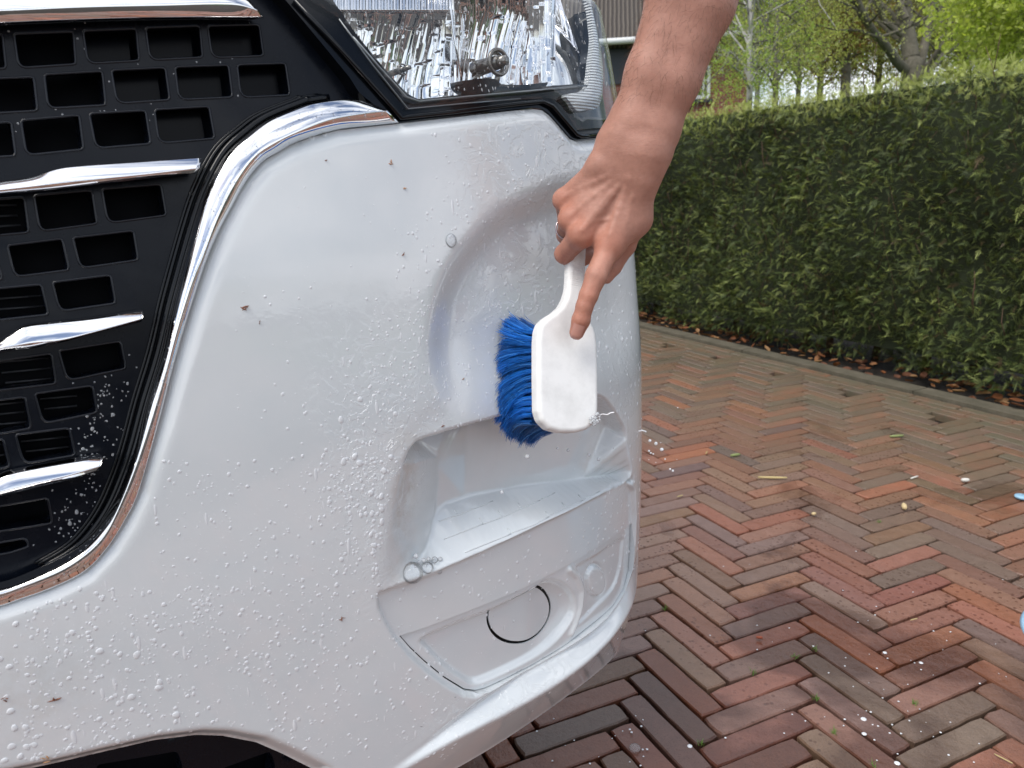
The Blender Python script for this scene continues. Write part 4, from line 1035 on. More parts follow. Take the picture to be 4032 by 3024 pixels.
V = [(-6.4, -.5, ze), (xr+.4, -.5, ze), (xr+.4, 3.5, ze+3.9), (-6.4, 3.5, ze+3.9), (-6.4, 7.5, ze), (xr+.4, 7.5, ze), (-6.4, -.5, ze-.12), (xr+.4, -.5, ze-.12), (-6.4, 7.5, ze-.12), (xr+.4, 7.5, ze-.12)]
mesh_obj('roof', V, [[0, 1, 2, 3], [3, 2, 5, 4], [0, 3, 4, 8, 6], [1, 7, 9, 5, 2], [6, 7, 1, 0], [8, 4, 5, 9], [6, 8, 9, 7]], M_TILE, house, False)
gp, gf = tube([(-6.4, -.58, ze-.02), (xr+.4, -.58, ze-.02)], .085, 10); mesh_obj('gutter', gp, gf, M_WHITE, house)
hbx('cladding', hx(2380), hx(2505), -.06, -.003, hz(330, 2450), ze-.13, M_DARKP)
ch = hbx('chimney', hx(2435), hx(2435)+.62, 1.6, 2.3, ze+1.2, ze+3.4, M_WALL); hbx('flashing', hx(2435)-.04, hx(2435)+.66, 1.54, 2.36, ze+1.8, ze+2.2, M_LEAD, ch)
wx0, wx1, wz0, wz1 = hx(2640), hx(2796), hz(392), hz(262)
wf = []
for a in ((wx0, wx1, -.05, .02, wz0, wz0+.09), (wx0, wx1, -.05, .02, wz1-.08, wz1), (wx0, wx0+.08, -.047, .02, wz0+.09, wz1-.08), (wx1-.08, wx1, -.047, .02, wz0+.09, wz1-.08)): wf.append(box(*a))
for q in (.36, .5, .66, .83):
    xm = wx0+(wx1-wx0)*q; wf.append(box(xm-.03, xm+.03, -.044, .02, wz0+.09, wz1-.08))
wf.append(box(wx0+.08, wx1-.08, -.035, .02, wz0+.55*(wz1-wz0)-.015, wz0+.55*(wz1-wz0)+.015))
V, F = merge(wf); win = mesh_obj('window', V, F, M_WHITE, house, False); hbx('pane', wx0+.05, wx1-.05, -.02, -.004, wz0+.05, wz1-.05, M_WGLASS, win)
hbx('sill', wx0-.06, wx1+.06, -.14, .0, wz0-.10, wz0-.012, M_DARKP, win)

# ------------------------------------------------------------------ trees
M_BARK = mat('grey_bark', (.13, .115, .09), .9)
vs = obj_coord(M_BARK); N_, L_, b_ = nodes(M_BARK)
L_.new(ramp(M_BARK, noise(M_BARK, vs, 6, 8, .7, 1.), [(.3, (.075, .07, .05)), (.55, (.15, .135, .105)), (.75, (.10, .115, .06))]), b_.inputs['Base Color']); bump(M_BARK, noise(M_BARK, vs, 22, 6, .7), .8, .03)
M_BIRCH = mat('pale_birch_bark', (.34, .33, .30), .8)
vs = obj_coord(M_BIRCH, (1, 1, .5)); N_, L_, b_ = nodes(M_BIRCH)
L_.new(ramp(M_BIRCH, noise(M_BIRCH, vs, 5, 6, .7, 1.), [(.38, (.05, .045, .04)), (.5, (.36, .35, .32))]), b_.inputs['Base Color'])
M_LEAF = leaf_material('spring_leaves', .5, .6)
def leafq():
    out = []
    for k in range(3):
        r = np.random.default_rng(90+k); Q = []
        for i in range(4):
            o = r.normal(0, .55, 3); a = r.normal(0, 1, 3); a /= np.linalg.norm(a); b2 = np.cross(a, r.normal(0, 1, 3)); b2 /= np.linalg.norm(b2)
            Q.append([o-a*.5, o-b2*.26, o+a*.5, o+b2*.26])
        out.append(np.array(Q))
    return out
LQ = leafq()
def grow(p, d, r, L_, depth, tubes, tips, spread=.55, up=.12, rg=None, kids=(2, 4)):
    rg = rg or random; n = 5; pts = [np.array(p, float)]; d = np.array(d, float)
    for i in range(n):
        d = d+np.array([rg.gauss(0, .13), rg.gauss(0, .13), rg.gauss(0, .10)+up*.3]); d /= np.linalg.norm(d); pts.append(pts[-1]+d*L_/n)
    rr = np.linspace(r, r*.55, n+1); tubes.append(tube(pts, rr, 6 if r < .03 else 9, False))
    if depth == 0:
        tips += [pts[2], pts[3], pts[4], pts[5]]; return
    if depth <= 1: tips += [pts[3], pts[5]]
    for k in range(rg.randint(*kids)):
        i = rg.randint(2, n); dd = d+np.array([rg.gauss(0, spread), rg.gauss(0, spread), rg.gauss(0, spread*.7)+up]); dd /= np.linalg.norm(dd)
        grow(pts[i], dd, rr[i]*.62, L_*(.60+.25*rg.random()), depth-1, tubes, tips, spread, up, rg, kids)
def tree(name, label, limbs, barkm, depth, leafcols, per_tip, leaf_size, spread=.55, up=.1, droop=0., jitter=.25, seed=1, group=None, kids=(2, 4), catg='tree'):
    """limbs: list of (points, r0, r1) traced trunk and limbs; sub-branches grow from them"""
    rg = random.Random(seed); tubes = []; tips = []
    for pts, r0, r1 in limbs:
        p = spline(np.array(pts, float), 5); rr = np.linspace(r0, r1, len(p)); tubes.append(tube(p, rr, 12, False))
        L_ = np.linalg.norm(np.diff(p, axis=0), axis=1).sum()
        k = int(4+L_*1.6)
        for i in range(k):
            j = int(len(p)*(.35+.63*rg.random())); j = min(j, len(p)-1); d = p[j]-p[max(0, j-2)]; d = d/np.linalg.norm(d)+np.array([rg.gauss(0, .7), rg.gauss(0, .7), rg.gauss(.1, .5)]); d /= np.linalg.norm(d)
            grow(p[j], d, rr[j]*.45, max(.5, L_*.28), depth, tubes, tips, spread, up, rg, kids)
    root = empty(name, tuple(np.array(limbs[0][0][0])*[1, 1, 0])); tag(root, label, catg, group); mi_ = Matrix.Translation(-Vector(root.location))
    V, F = merge(tubes); t_ = mesh_obj('trunk', V, F, barkm); t_.parent = root; t_.matrix_parent_inverse = mi_
    if per_tip:
        T_ = np.array(tips); T_ = np.repeat(T_, per_tip, 0)+rng.normal(0, jitter, (len(tips)*per_tip, 3))*[1, 1, 1]; T_[:, 2] -= droop*np.abs(rng.normal(0, 1, len(T_)))
        T_ = T_[T_[:, 2] > .5]
        n = len(T_); lc = np.array(leafcols)[rng.integers(0, len(leafcols), n)]*(.75+.5*rng.random((n, 1)))
        o = scatter(T_, rng.normal(0, 1, (n, 3)), rng.normal(0, 1, (n, 3)), leaf_size*rng.uniform(.7, 1.3, n), lc, 'crown', M_LEAF, LQ); o.parent = root; o.matrix_parent_inverse = mi_
        print(name, n)
    return root
def tp(px, depth_): r = rays(cT(*px)); return [CAM+q*dd for q, dd in zip(r, np.broadcast_to(depth_, len(r)))]
YG = [(.54, .54, .22), (.48, .50, .19), (.58, .57, .27), (.38, .38, .15)]
BG = [(.31, .42, .11), (.37, .47, .13), (.42, .50, .16), (.24, .31, .08)]
# big old tree
D0 = 15.
b0 = tp([(1475, 500)], D0)[0]; b0[2] = 0
lim = [([b0, *tp([(1480, 520), (1475, 400), (1455, 250), (1440, 100), (1430, -150), (1420, -450)], D0)], .21, .08),
       ([*tp([(1460, 480), (1380, 400), (1310, 300), (1230, 210), (1150, 70), (1090, -80), (1000, -300)], [D0, D0-.3, D0-.6, D0-.9, D0-1.2, D0-1.5, D0-2])], .10, .04),
       ([*tp([(1520, 470), (1560, 300), (1600, 120), (1620, -60), (1680, -300)], [D0, D0, D0+.3, D0+.6, D0+1])], .10, .04),
       ([*tp([(1530, 490), (1600, 410), (1680, 300), (1760, 230), (1840, 205), (1950, 150)], [D0, D0-.2, D0-.5, D0-.7, D0-1, D0-1.4])], .07, .02),
       ([*tp([(1540, 500), (1640, 420), (1700, 340), (1800, 290), (1900, 250)], [D0, D0+.2, D0+.4, D0+.7, D0+1])], .055, .018),
       ([*tp([(1440, 290), (1370, 240), (1300, 180), (1240, 110), (1200, 0)], [D0, D0+.3, D0+.6, D0+.8, D0+1.])], .06, .02),
       ([*tp([(1440, 120), (1400, 20), (1300, -100)], D0-.3)], .06, .02),
       ([*tp([(1250, 240), (1130, 200), (980, 195), (850, 160)], [D0-.9, D0-1, D0-1.2, D0-1.4])], .03, .01)]
tree('old_tree', 'large grey old tree with thick forked limbs and few leaves above hedge', lim, M_BARK, 2, YG, 1, .045, .6, .12, seed=3, jitter=.35)
# birches on the left
for i, (px, dd_, sd_) in enumerate([((590, 560), 13., 11), ((470, 560), 14.5, 12), ((420, 560), 12.5, 13), ((740, 560), 16., 14)]):
    b0 = tp([px], dd_)[0]; b0[2] = 0; x = px[0]
    lab = ['slender pale trunked birch with dense bright spring leaves, nearest the middle', 'thin birch with hanging bright green leaves just right of the brick house', 'leafy bright green birch in front of the brick house corner', 'yellow green birch with drooping twigs left of the old tree'][i]
    lim = [([b0, *tp([(x, 540), (x-8, 350), (x+6, 150), (x-5, -100), (x, -500)], dd_)], .055, .025)]
    for k, (dx, y0) in enumerate([(-120, 520), (110, 500), (-90, 470), (-150, 420), (140, 380), (90, 300), (-170, 200), (180, 150), (-120, 20), (150, -40), (60, -200), (-90, -260)]):
        lim.append((tp([(x, y0+60), (x+dx*.5, y0-40), (x+dx, y0-90)], [dd_, dd_-.4+.2*k, dd_-.8+.3*k]), .022, .008))
    tree('birch_tree', lab, lim, M_BARK if i in (0, 3) else M_BIRCH, 1, BG if i in (1, 2) else YG, 2, .045, .6, -.05, .25, .30, seed=sd_, group='birch trees beyond the hedge')
# thin bare tree
b0 = tp([(1045, 560)], 20)[0]; b0[2] = 0
lim = [([b0, *tp([(1045, 540), (1048, 420), (1055, 250), (1050, 0), (1040, -300)], 20)], .14, .05)]
for dx, y0 in [(-140, 380), (130, 360), (-170, 270), (150, 250), (-120, 150), (140, 120), (-100, 20), (90, -60)]: lim.append((tp([(1050, y0+50), (1050+dx*.5, y0), (1050+dx, y0-30)], [20, 19.8, 19.5]), .05, .015))
tree('bare_tree', 'thin dark tree with bare level branches left of the old grey tree', lim, M_BARK, 2, [(.22, .16, .07), (.28, .14, .08), (.28, .32, .08)], 2, .07, .7, .05, seed=21)
# near bright green tree reaching in from the right
dR = 8.
b0 = tp([(2700, 400)], dR)[0]; b0[2] = 0
lim = [([b0, *tp([(2700, 400), (2690, 100), (2680, -300)], dR)], .16, .08)]
for k, (y0, tx, ty) in enumerate([(30, 2180, 30), (-30, 2150, -40), (-120, 2080, -120), (60, 2330, 100), (-190, 2150, -190), (-50, 2300, 40), (0, 2420, -30)]):
    lim.append((tp([(2690, y0), ((2690+tx)/2, (y0+ty)/2-30), (tx, ty)], [dR, dR-.1, dR-.2+.1*k]), .035, .008))
tree('beech_tree', 'bright yellow green spring beech reaching in above the hedge from the right', lim, M_BARK, 1, [(.46, .50, .14), (.52, .55, .18), (.36, .42, .11)], 5, .06, .5, -.02, .03, .13, seed=31)
# further trees
fl = [((1800, 520), 26, 'bark brown distant tree with fresh leaves right of the old tree', 41, [(.28, .23, .13), (.26, .28, .11)]),
      ((2120, 470), 22, 'dense dull green distant tree at the far right above the hedge', 42, [(.20, .23, .10), (.28, .28, .12)]),
      ((1260, 520), 28, 'distant tree with yellow green haze of leaves between bare and old tree', 43, YG),
      ((880, 540), 27, 'distant tree with thin brown crown behind the birches', 44, [(.28, .22, .13), (.30, .32, .13)]),
      ((180, 500), 26, 'distant green tree above the roof of the brick house', 45, BG)]
for (x, y), dd_, lab, sd_, cols in fl:
    b0 = tp([(x, y)], dd_)[0]; b0[2] = 0
    lim = [([b0, *tp([(x, y), (x+10, 300), (x-10, 100), (x, -200), (x, -600)], dd_)], .13, .04)]
    for k in range(16):
        s = -1 if k % 2 else 1; y0 = 530-70*k; lim.append((tp([(x, y0+40), (x+s*90, y0-20), (x+s*(150+30*(k % 3)), y0-70)], [dd_, dd_-.3, dd_+.6*(k % 3)]), .06, .02))
    tree('distant_tree', lab, lim, M_BARK, 2, cols, 3, .08, .6, .05, 0, .45, seed=sd_, group='distant trees beyond the hedge')
print('trees', round(time.time()-T0, 1))
# ------------------------------------------------------------------ implicit modelling: surface nets
class Field:
    def __init__(s, lo, hi, h):
        s.lo = np.array(lo, float); s.h = h; s.n = np.ceil((np.array(hi)-s.lo)/h).astype(int)+1
        s.f = np.full(s.n, .05, np.float32)
        s.ax = [s.lo[i]+h*np.arange(s.n[i]) for i in range(3)]
    def _win(s, a, b, pad):
        lo = np.minimum(a, b)-pad; hi = np.maximum(a, b)+pad
        i0 = np.clip(((lo-s.lo)/s.h).astype(int), 0, s.n-1); i1 = np.clip(((hi-s.lo)/s.h).astype(int)+2, 1, s.n)
        sl = tuple(slice(i0[i], i1[i]) for i in range(3))
        X = s.ax[0][sl[0]][:, None, None].astype(np.float32); Y = s.ax[1][sl[1]][None, :, None].astype(np.float32); Z = s.ax[2][sl[2]][None, None, :].astype(np.float32)
        return sl, X, Y, Z
    def cone(s, a, b, ra, rb, k=.004):
        a = np.asarray(a, float); b = np.asarray(b, float); pad = max(ra, rb)+.012+k
        sl, X, Y, Z = s._win(a, b, pad); d = b-a; l2 = d@d+1e-12
        t = np.clip(((X-a[0])*d[0]+(Y-a[1])*d[1]+(Z-a[2])*d[2])/l2, 0, 1)
        g = np.sqrt((X-a[0]-t*d[0])**2+(Y-a[1]-t*d[1])**2+(Z-a[2]-t*d[2])**2)-(ra+(rb-ra)*t)
        s.join(sl, g, k)
    def join(s, sl, g, k):
        f = s.f[sl]; h_ = np.clip(.5+.5*(g-f)/k, 0, 1); s.f[sl] = g*(1-h_)+f*h_-k*h_*(1-h_)
    def mesh(s):
        f = s.f; n = s.n; ins = f < 0
        c = np.zeros(n-1, np.int32)
        for i in (0, 1):
            for j in (0, 1):
                for k in (0, 1): c += ins[i:n[0]-1+i, j:n[1]-1+j, k:n[2]-1+k]
        act = (c > 0) & (c < 8); idx = np.argwhere(act); vid = np.full(act.shape, -1, np.int64); vid[act] = np.arange(len(idx))
        acc = np.zeros((len(idx), 3)); cnt = np.zeros(len(idx))
        corners = [(i, j, k) for i in (0, 1) for j in (0, 1) for k in (0, 1)]
        val = {q: f[idx[:, 0]+q[0], idx[:, 1]+q[1], idx[:, 2]+q[2]] for q in corners}
        for a in corners:
            for ax_ in range(3):
                if a[ax_]: continue
                b = list(a); b[ax_] = 1; b = tuple(b); va, vb = val[a], val[b]; m_ = (va < 0) != (vb < 0)
                t = np.where(m_, va/(va-vb+1e-20), 0); p = np.tile(np.array(a, float), (len(idx), 1)); p[:, ax_] = t
                acc[m_] += p[m_]; cnt[m_] += 1
        V = s.lo+s.h*(idx+acc/np.maximum(cnt, 1)[:, None]); F = []
        for ax_ in range(3):
            u, v = [(1, 2), (2, 0), (0, 1)][ax_]
            A_ = [slice(1, n[i]-1) for i in range(3)]; A_[ax_] = slice(0, n[ax_]-1); B_ = list(A_); B_[ax_] = slice(1, n[ax_])
            fa = ins[tuple(A_)]; fb = ins[tuple(B_)]; e = np.argwhere(fa != fb)
            if not len(e): continue
            off = np.array([a_.start for a_ in A_]); sgn = fa[tuple(e.T)]; g = e+off
            du = np.zeros(3, int); du[u] = 1; dv = np.zeros(3, int); dv[v] = 1
            q = np.stack([vid[tuple((g-du-dv).T)], vid[tuple((g-dv).T)], vid[tuple(g.T)], vid[tuple((g-du).T)]], 1)
            q = np.where(sgn[:, None], q, q[:, ::-1]); F.append(q)
        F = np.vstack(F); return V, F[(F >= 0).all(1)]
def relax(V, F, it, lam=.5):
    E_ = np.vstack([F[:, [0, 1]], F[:, [1, 2]], F[:, [2, 3]], F[:, [3, 0]]]); E_ = np.vstack([E_, E_[:, ::-1]])
    cnt = np.bincount(E_[:, 0], minlength=len(V))[:, None]
    for _ in range(it):
        for l in (lam, -lam*.9):
            S_ = np.stack([np.bincount(E_[:, 0], weights=V[E_[:, 1], k], minlength=len(V)) for k in range(3)], 1); V = V+l*(S_/np.maximum(cnt, 1)-V)
    return V

# ------------------------------------------------------------------ arm and hand
def w_(x, y): return (1900+.3617*x, 500+.3617*y)
J = {}
def jt(n, p, d, r): J[n] = (P3(p[0], p[1], d), r*d/FPX)
jt('ul_e', (2985, -760), .715, 165); jt('ra_e', (3010, -745), .715, 165)
jt('ul_0', (2674, -16), .690, 122); jt('ra_0', (2762, 16), .690, 126)
jt('ul_3', (2566, 290), .705, 99); jt('ra_3', (2646, 318), .705, 104)
jt('ul_5', (2492, 490), .718, 90); jt('ra_5', (2574, 520), .718, 92)
jt('ul_6', (2450, 590), .728, 90); jt('ra_6', (2532, 612), .722, 78)
MC = [('p', w_(1290, 420), 42, w_(885, 795), 41, .752), ('r', w_(1420, 440), 44, w_(950, 1010), 44, .745), ('m', w_(1530, 470), 46, w_(1065, 1185), 48, .738), ('i', w_(1680, 500), 46, w_(1395, 1270), 46, .737)]
fld = Field(P3(2000, 1380, .66)-.0, P3(2000, 1380, .66)+.01, .0014) if 0 else None
pts_ = []
for n_, a, ra, b, rb, d in MC:
    jt(n_+'0', a, .727, ra); jt(n_+'1', b, d, rb)
jt('t0', w_(1715, 560), .728, 60); jt('t1', w_(1660, 1000), .745, 48); jt('t2', w_(1560, 1290), .765, 38); jt('t3', w_(1430, 1520), .770, 31); jt('t4', w_(1350, 1640), .772, 25)
jt('i2', (2348, 1085), .728, 43); jt('i3', (2317, 1165), .727, 36.5); jt('i4', (2302, 1205), .728, 33.5); jt('i5', (2287, 1262), .731, 35.5); jt('i6', (2271, 1309), .735, 29.5)
jt('m2', (2222, 1000), .768, 38); jt('m3', (2262, 1035), .792, 31); jt('m4', (2318, 1010), .797, 28)
jt('r2', (2226, 925), .790, 34); jt('r3', (2268, 985), .803, 29); jt('r4', (2320, 970), .800, 27)
jt('p2', (2226, 850), .790, 30); jt('p3', (2272, 905), .802, 26); jt('p4', (2315, 900), .798, 24)
allp = np.array([v[0] for k, v in J.items() if not k.endswith('_e')]); top_ = P3(2840, -360, .70)
lo = np.minimum(allp.min(0), top_)-.055; hi = np.maximum(allp.max(0), top_)+.055
fld = Field(lo, hi, .0014)
def cn(a, b, k=.006): fld.cone(J[a][0], J[b][0], J[a][1], J[b][1], k)
cn('ul_e', 'ul_0', .01); cn('ra_e', 'ra_0', .01); cn('ul_0', 'ul_3', .01); cn('ra_0', 'ra_3', .01); cn('ul_3', 'ul_5', .01); cn('ra_3', 'ra_5', .01); cn('ul_5', 'ul_6', .012); cn('ra_5', 'ra_6', .012)
for n_, *_r in MC: cn('ul_6' if n_ in 'pr' else 'ra_6', n_+'0', .014)
cn('p0', 'i0', .012); cn('ul_6', 'ra_6', .012)
for n_, *_r in MC: cn(n_+'0', n_+'1', .009)
cn('ra_6', 't0', .016); cn('t0', 't1', .014); cn('i0', 't1', .012); cn('t1', 'i1', .016); cn('t1', 't2', .007); cn('t2', 't3', .004); cn('t3', 't4', .003)
# finger chains: build as own field joined with a small blend so they stay apart
cn('i1', 'i2', .006); cn('i2', 'i3', .003); cn('i3', 'i4', .003); cn('i4', 'i5', .003); cn('i5', 'i6', .003)
for n_ in 'mrp': cn(n_+'1', n_+'2', .004); cn(n_+'2', n_+'3', .003); cn(n_+'3', n_+'4', .003)
tocam = lambda P: (CAM-P)/np.linalg.norm(CAM-P)
# knuckle heads and extensor tendons, dorsal veins
for n_, k_ in (('p', .80), ('r', .82), ('m', .86), ('i', .80)):
    c, r = J[n_+'1']; fld.cone(c+tocam(c)*r*.30, c+tocam(c)*r*.30+np.array([0, 0, .001]), r*k_, r*k_, .006)
def dorsal(p, q, r_m, lift, k=.003, n=7, wob=0.):
    """a cord under the skin between two pixels on the back of the hand: found by marching the field"""
    prev = None
    for t in np.linspace(0, 1, n):
        x = p[0]+(q[0]-p[0])*t; y = p[1]+(q[1]-p[1])*t+wob*math.sin(t*math.pi); r = rays([w_(x, y)])[0]
        for d in np.arange(.66, .80, .0008):
            P_ = CAM+r*d; ii_ = ((P_-fld.lo)/fld.h).astype(int)
            if (ii_ < 1).any() or (ii_ >= fld.n-1).any(): continue
            if F0[tuple(ii_)] < 0: break
        c = CAM+r*(d+r_m-lift)
        if prev is not None: fld.cone(prev, c, r_m, r_m, k)
        prev = c
F0 = fld.f.copy()
dorsal((1600, 560), (1395, 1180), .0034, .0013); dorsal((1560, 540), (1085, 1120), .0032, .0013); dorsal((1480, 540), (970, 960), .0028, .0011); dorsal((1380, 520), (905, 760), .0024, .0009)
dorsal((1700, 420), (1560, 1050), .0016, .0006, .002, 7, 30); dorsal((1620, 900), (1250, 1010), .0014, .0005, .002, 6, 40); dorsal((1560, 300), (1250, 820), .0015, .0005, .002, 6, -20)
V, F = fld.mesh(); V = relax(V, F, 4)
# colour zones
def near(P, c, r): return np.exp(-(((P-c)**2).sum(1))/(2*r*r))
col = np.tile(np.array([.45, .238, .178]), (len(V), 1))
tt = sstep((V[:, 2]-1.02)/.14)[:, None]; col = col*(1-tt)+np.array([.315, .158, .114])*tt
red = np.clip(sum(near(V, J[k][0]+tocam(J[k][0])*J[k][1], r) for k, r in (('p1', .010), ('r1', .010), ('m1', .013), ('i1', .012), ('i3', .010), ('i5', .007), ('m2', .012), ('i6', .008))), 0, 1)[:, None]
col = col*(1-.55*red)+np.array([.42, .16, .10])*.55*red
fing = np.clip(near(V, J['i2'][0], .02)+near(V, J['i4'][0], .018)+near(V, J['i6'][0], .015), 0, 1)[:, None]; col = col*(1-.35*fing)+np.array([.42, .19, .13])*.35*fing
M_SKIN = mat('skin', (.48, .28, .2), .46, sss=.12, spec=.45)
N_, L_, b_ = nodes(M_SKIN); b_.inputs['Subsurface Radius'].default_value = (1., .35, .2); b_.inputs['Subsurface Scale'].default_value = .004
vs = obj_coord(M_SKIN); ac = attr_col(M_SKIN)
c1 = mix(M_SKIN, 1., ac, ramp(M_SKIN, noise(M_SKIN, vs, 38, 5, .6), [(.3, (.86, .80, .78)), (.7, (1.12, 1.1, 1.1))]), 'MULTIPLY')
c1 = mix(M_SKIN, .25, c1, mix(M_SKIN, 1., c1, ramp(M_SKIN, noise(M_SKIN, vs, 300, 3, .6), [(.35, (.80, .76, .74)), (.6, (1.05, 1.05, 1.05))]), 'MULTIPLY'))
L_.new(c1, b_.inputs['Base Color'])
vo = N_.new('ShaderNodeTexVoronoi'); vo.feature = 'DISTANCE_TO_EDGE'; vo.inputs['Scale'].default_value = 700; mp_ = N_.new('ShaderNodeMapping'); mp_.inputs['Scale'].default_value = (1, 1, 1.9); mp_.inputs['Rotation'].default_value = (0, .5, 0)
tco = N_.new('ShaderNodeTexCoord'); L_.new(tco.outputs['Object'], mp_.inputs[0]); L_.new(mp_.outputs[0], vo.inputs['Vector'])
bb_ = bump(M_SKIN, ramp(M_SKIN, vo.outputs['Distance'], [(.0, 0.), (.12, 1.)]), .22, .0005, None)
bb_ = bump(M_SKIN, noise(M_SKIN, obj_coord(M_SKIN, (1, 1, 3.2)), 190, 3, .6, .5), .30, .0008, None, bb_)
bump(M_SKIN, noise(M_SKIN, vs, 90, 4, .6), .35, .0012, 'Normal', bb_)
person = empty('person', (float(J['ra_e'][0][0]), float(J['ra_e'][0][1]), 0)); tag(person, 'person reaching down with a bare right arm, scrubbing the bumper with a brush', 'person')
mip = Matrix.Translation(-Vector(person.location))
def pp(o, par=None): o.parent = par or person; o.matrix_parent_inverse = mip if par is None else Matrix.Identity(4); return o
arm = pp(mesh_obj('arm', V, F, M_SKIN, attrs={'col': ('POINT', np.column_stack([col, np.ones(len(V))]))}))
# rolled sleeve and upper arm, out of the picture
M_CLOTH = mat('dark_cloth', (.02, .025, .04), .9)
el = (J['ul_e'][0]+J['ra_e'][0])/2; sh = el+np.array([.20, -.10, .30]); mid_ = (J['ul_0'][0]+J['ra_0'][0])/2
p_ = mid_+(el-mid_)*.62
sv, sf = tube(spline([p_, p_+(el-p_)*.5, el, el+(sh-el)*.5, sh, sh+np.array([.10, -.02, .02])], 8), np.interp(np.linspace(0, 1, 41), [0, .05, .4, 1], [.056, .060, .066, .085]), 28)
sv += rng.normal(0, .0012, sv.shape); pp(mesh_obj('sleeve', sv, sf, M_CLOTH))
# fingernail
u_, v_g = np.meshgrid(np.linspace(-1, 1, 13), np.linspace(0, 1, 13)); u_ = u_.ravel(); v_g = v_g.ravel()
A_, Bv = J['i5'], J['i6']; wid = .0062*(1-.12*v_g)*np.where(v_g > .85, np.sqrt(np.clip(1-((v_g-.85)/.2)**2, 0, 1)), 1)
axd = (Bv[0]-A_[0]); axd /= np.linalg.norm(axd); tc_ = tocam(Bv[0]); sd_ = np.cross(axd, tc_); sd_ /= np.linalg.norm(sd_); up_d = np.cross(sd_, axd)
up_d *= np.sign(up_d@tc_)
s0 = A_[0]+axd*.0025; ln_ = np.linalg.norm(Bv[0]-A_[0])+Bv[1]*.80-.0025
rr_n = A_[1]+(Bv[1]-A_[1])*v_g
ang = u_*wid/rr_n; lift = np.where(v_g > .72, -(np.clip(v_g-.72, 0, 1)/.28)**2*.0030, 0)
Pn = s0+axd*(v_g*ln_)[:, None]+sd_*(np.sin(ang)*rr_n)[:, None]+up_d*(np.cos(ang)*rr_n+.00045+lift)[:, None]
ids = np.arange(169).reshape(13, 13); Fn = np.stack([ids[:-1, :-1].ravel(), ids[:-1, 1:].ravel(), ids[1:, 1:].ravel(), ids[1:, :-1].ravel()], 1)
M_NAIL = mat('nail', (.50, .25, .20), .22, sss=.1, spec=.6); pp(mesh_obj('fingernail', Pn, Fn, M_NAIL), arm)
# ring on the ring finger
rc = J['r1'][0]*.45+J['r2'][0]*.55; rn = J['r2'][0]-J['r1'][0]; M_RING = mat('ring_metal', (.42, .36, .38), .18, metal=1.)
pp(mesh_obj('ring', *ringmesh(rc, rn, J['r1'][1]*.45+J['r2'][1]*.55+.0016, .00085, 48, 8), M_RING))
# arm hair
hairs = []
vn = np.zeros(V.shape); e1 = V[F[:, 1]]-V[F[:, 0]]; e2 = V[F[:, 3]]-V[F[:, 0]]; fn = np.cross(e1, e2); fn /= np.linalg.norm(fn, axis=1)[:, None]+1e-12
cen = V[F].mean(1); okf = np.where(cen[:, 2] > .97)[0]; pick = rng.choice(okf, 2600)
dn = (J['ul_5'][0]-J['ul_0'][0]); dn /= np.linalg.norm(dn)
HV, HF = [], []; o = 0
for i in pick:
    c, n1_ = cen[i], fn[i]*(1 if True else 1); l = rng.uniform(.006, .016); d1 = n1_*.45+dn*.8+rng.normal(0, .35, 3); d1 /= np.linalg.norm(d1); d2 = d1+dn*.4-n1_*.35+rng.normal(0, .3, 3); d2 /= np.linalg.norm(d2)
    p0 = c; p1 = c+d1*l*.5; p2 = p1+d2*l*.5; sd2 = np.cross(d1, tocam(c)); sd2 = sd2/(np.linalg.norm(sd2)+1e-9)*.00007
    HV += [p0-sd2, p0+sd2, p1+sd2*.8, p1-sd2*.8, p2]; HF += [[o, o+1, o+2, o+3], [o+3, o+2, o+4]]; o += 5
M_HAIR = mat('arm_hair', (.10, .055, .03), .6)
pp(mesh_obj('arm_hair', HV, HF, M_HAIR), arm)
print('arm', len(V), round(time.time()-T0, 1))

# ------------------------------------------------------------------ scrub brush
bo = P3(2240, 1490, .748)                                    # centre of the back face
rt_ = rays([(2240, 1490)])[0]; rt_ /= np.linalg.norm(rt_); ba = P3(2290, 760, .776)-bo; ba /= np.linalg.norm(ba)
side_ = np.cross(rt_, ba); side_ /= np.linalg.norm(side_); side_ *= np.sign(side_@AX_R)
th_ = math.radians(30); bn = -rt_*math.cos(th_)+side_*math.sin(th_); bn -= ba*(bn@ba); bn /= np.linalg.norm(bn)
bc_ = np.cross(ba, bn); bc_ *= np.sign(bc_@AX_R)
def on_face(p):
    r = rays(p); t = ((bo-CAM)@bn)/(r@bn); Q = CAM+r*t[:, None]-bo; return np.stack([Q@bc_, Q@ba], 1)
OUTB = cat(cR((665, 1180), (690, 1262), (755, 1328), (850, 1356), (960, 1357), (1060, 1335), (1122, 1290), (1152, 1225), (1160, 1150), (1160, 900), (1152, 620), (1142, 540), (1125, 490), (1098, 452), (1080, 415), (1068, 370), (1060, 300), (1058, 200), (1062, 100), (1066, 0)),
           cS((2318, 950), (2322, 850), (2316, 790), (2290, 765), (2262, 790), (2252, 850), (2248, 950), (2246, 1050)),
           cR((922, 100), (916, 180), (898, 250), (862, 320), (800, 372), (735, 412), (690, 455), (668, 520), (661, 620), (661, 900)))
ob = on_face(resample(OUTB, 12, True))
TB = .0085                                                   # half thickness
ext = ob.max(0)+.012; exl = ob.min(0)-.012
h_ = .0009; xa = np.arange(exl[0], ext[0], h_); ya = np.arange(exl[1], ext[1], h_); za_ = np.arange(-.014, .014, h_)
g2 = np.stack(np.meshgrid(xa, ya, indexing='ij'), -1).reshape(-1, 2); d2 = pdist(ob, g2, True); d2 = np.where(inside(ob, g2), -d2, d2).reshape(len(xa), len(ya))
zc = za_[None, None, :]; rr0 = .0048
yy_ = ya[None, :, None]; xx_ = xa[:, None, None]
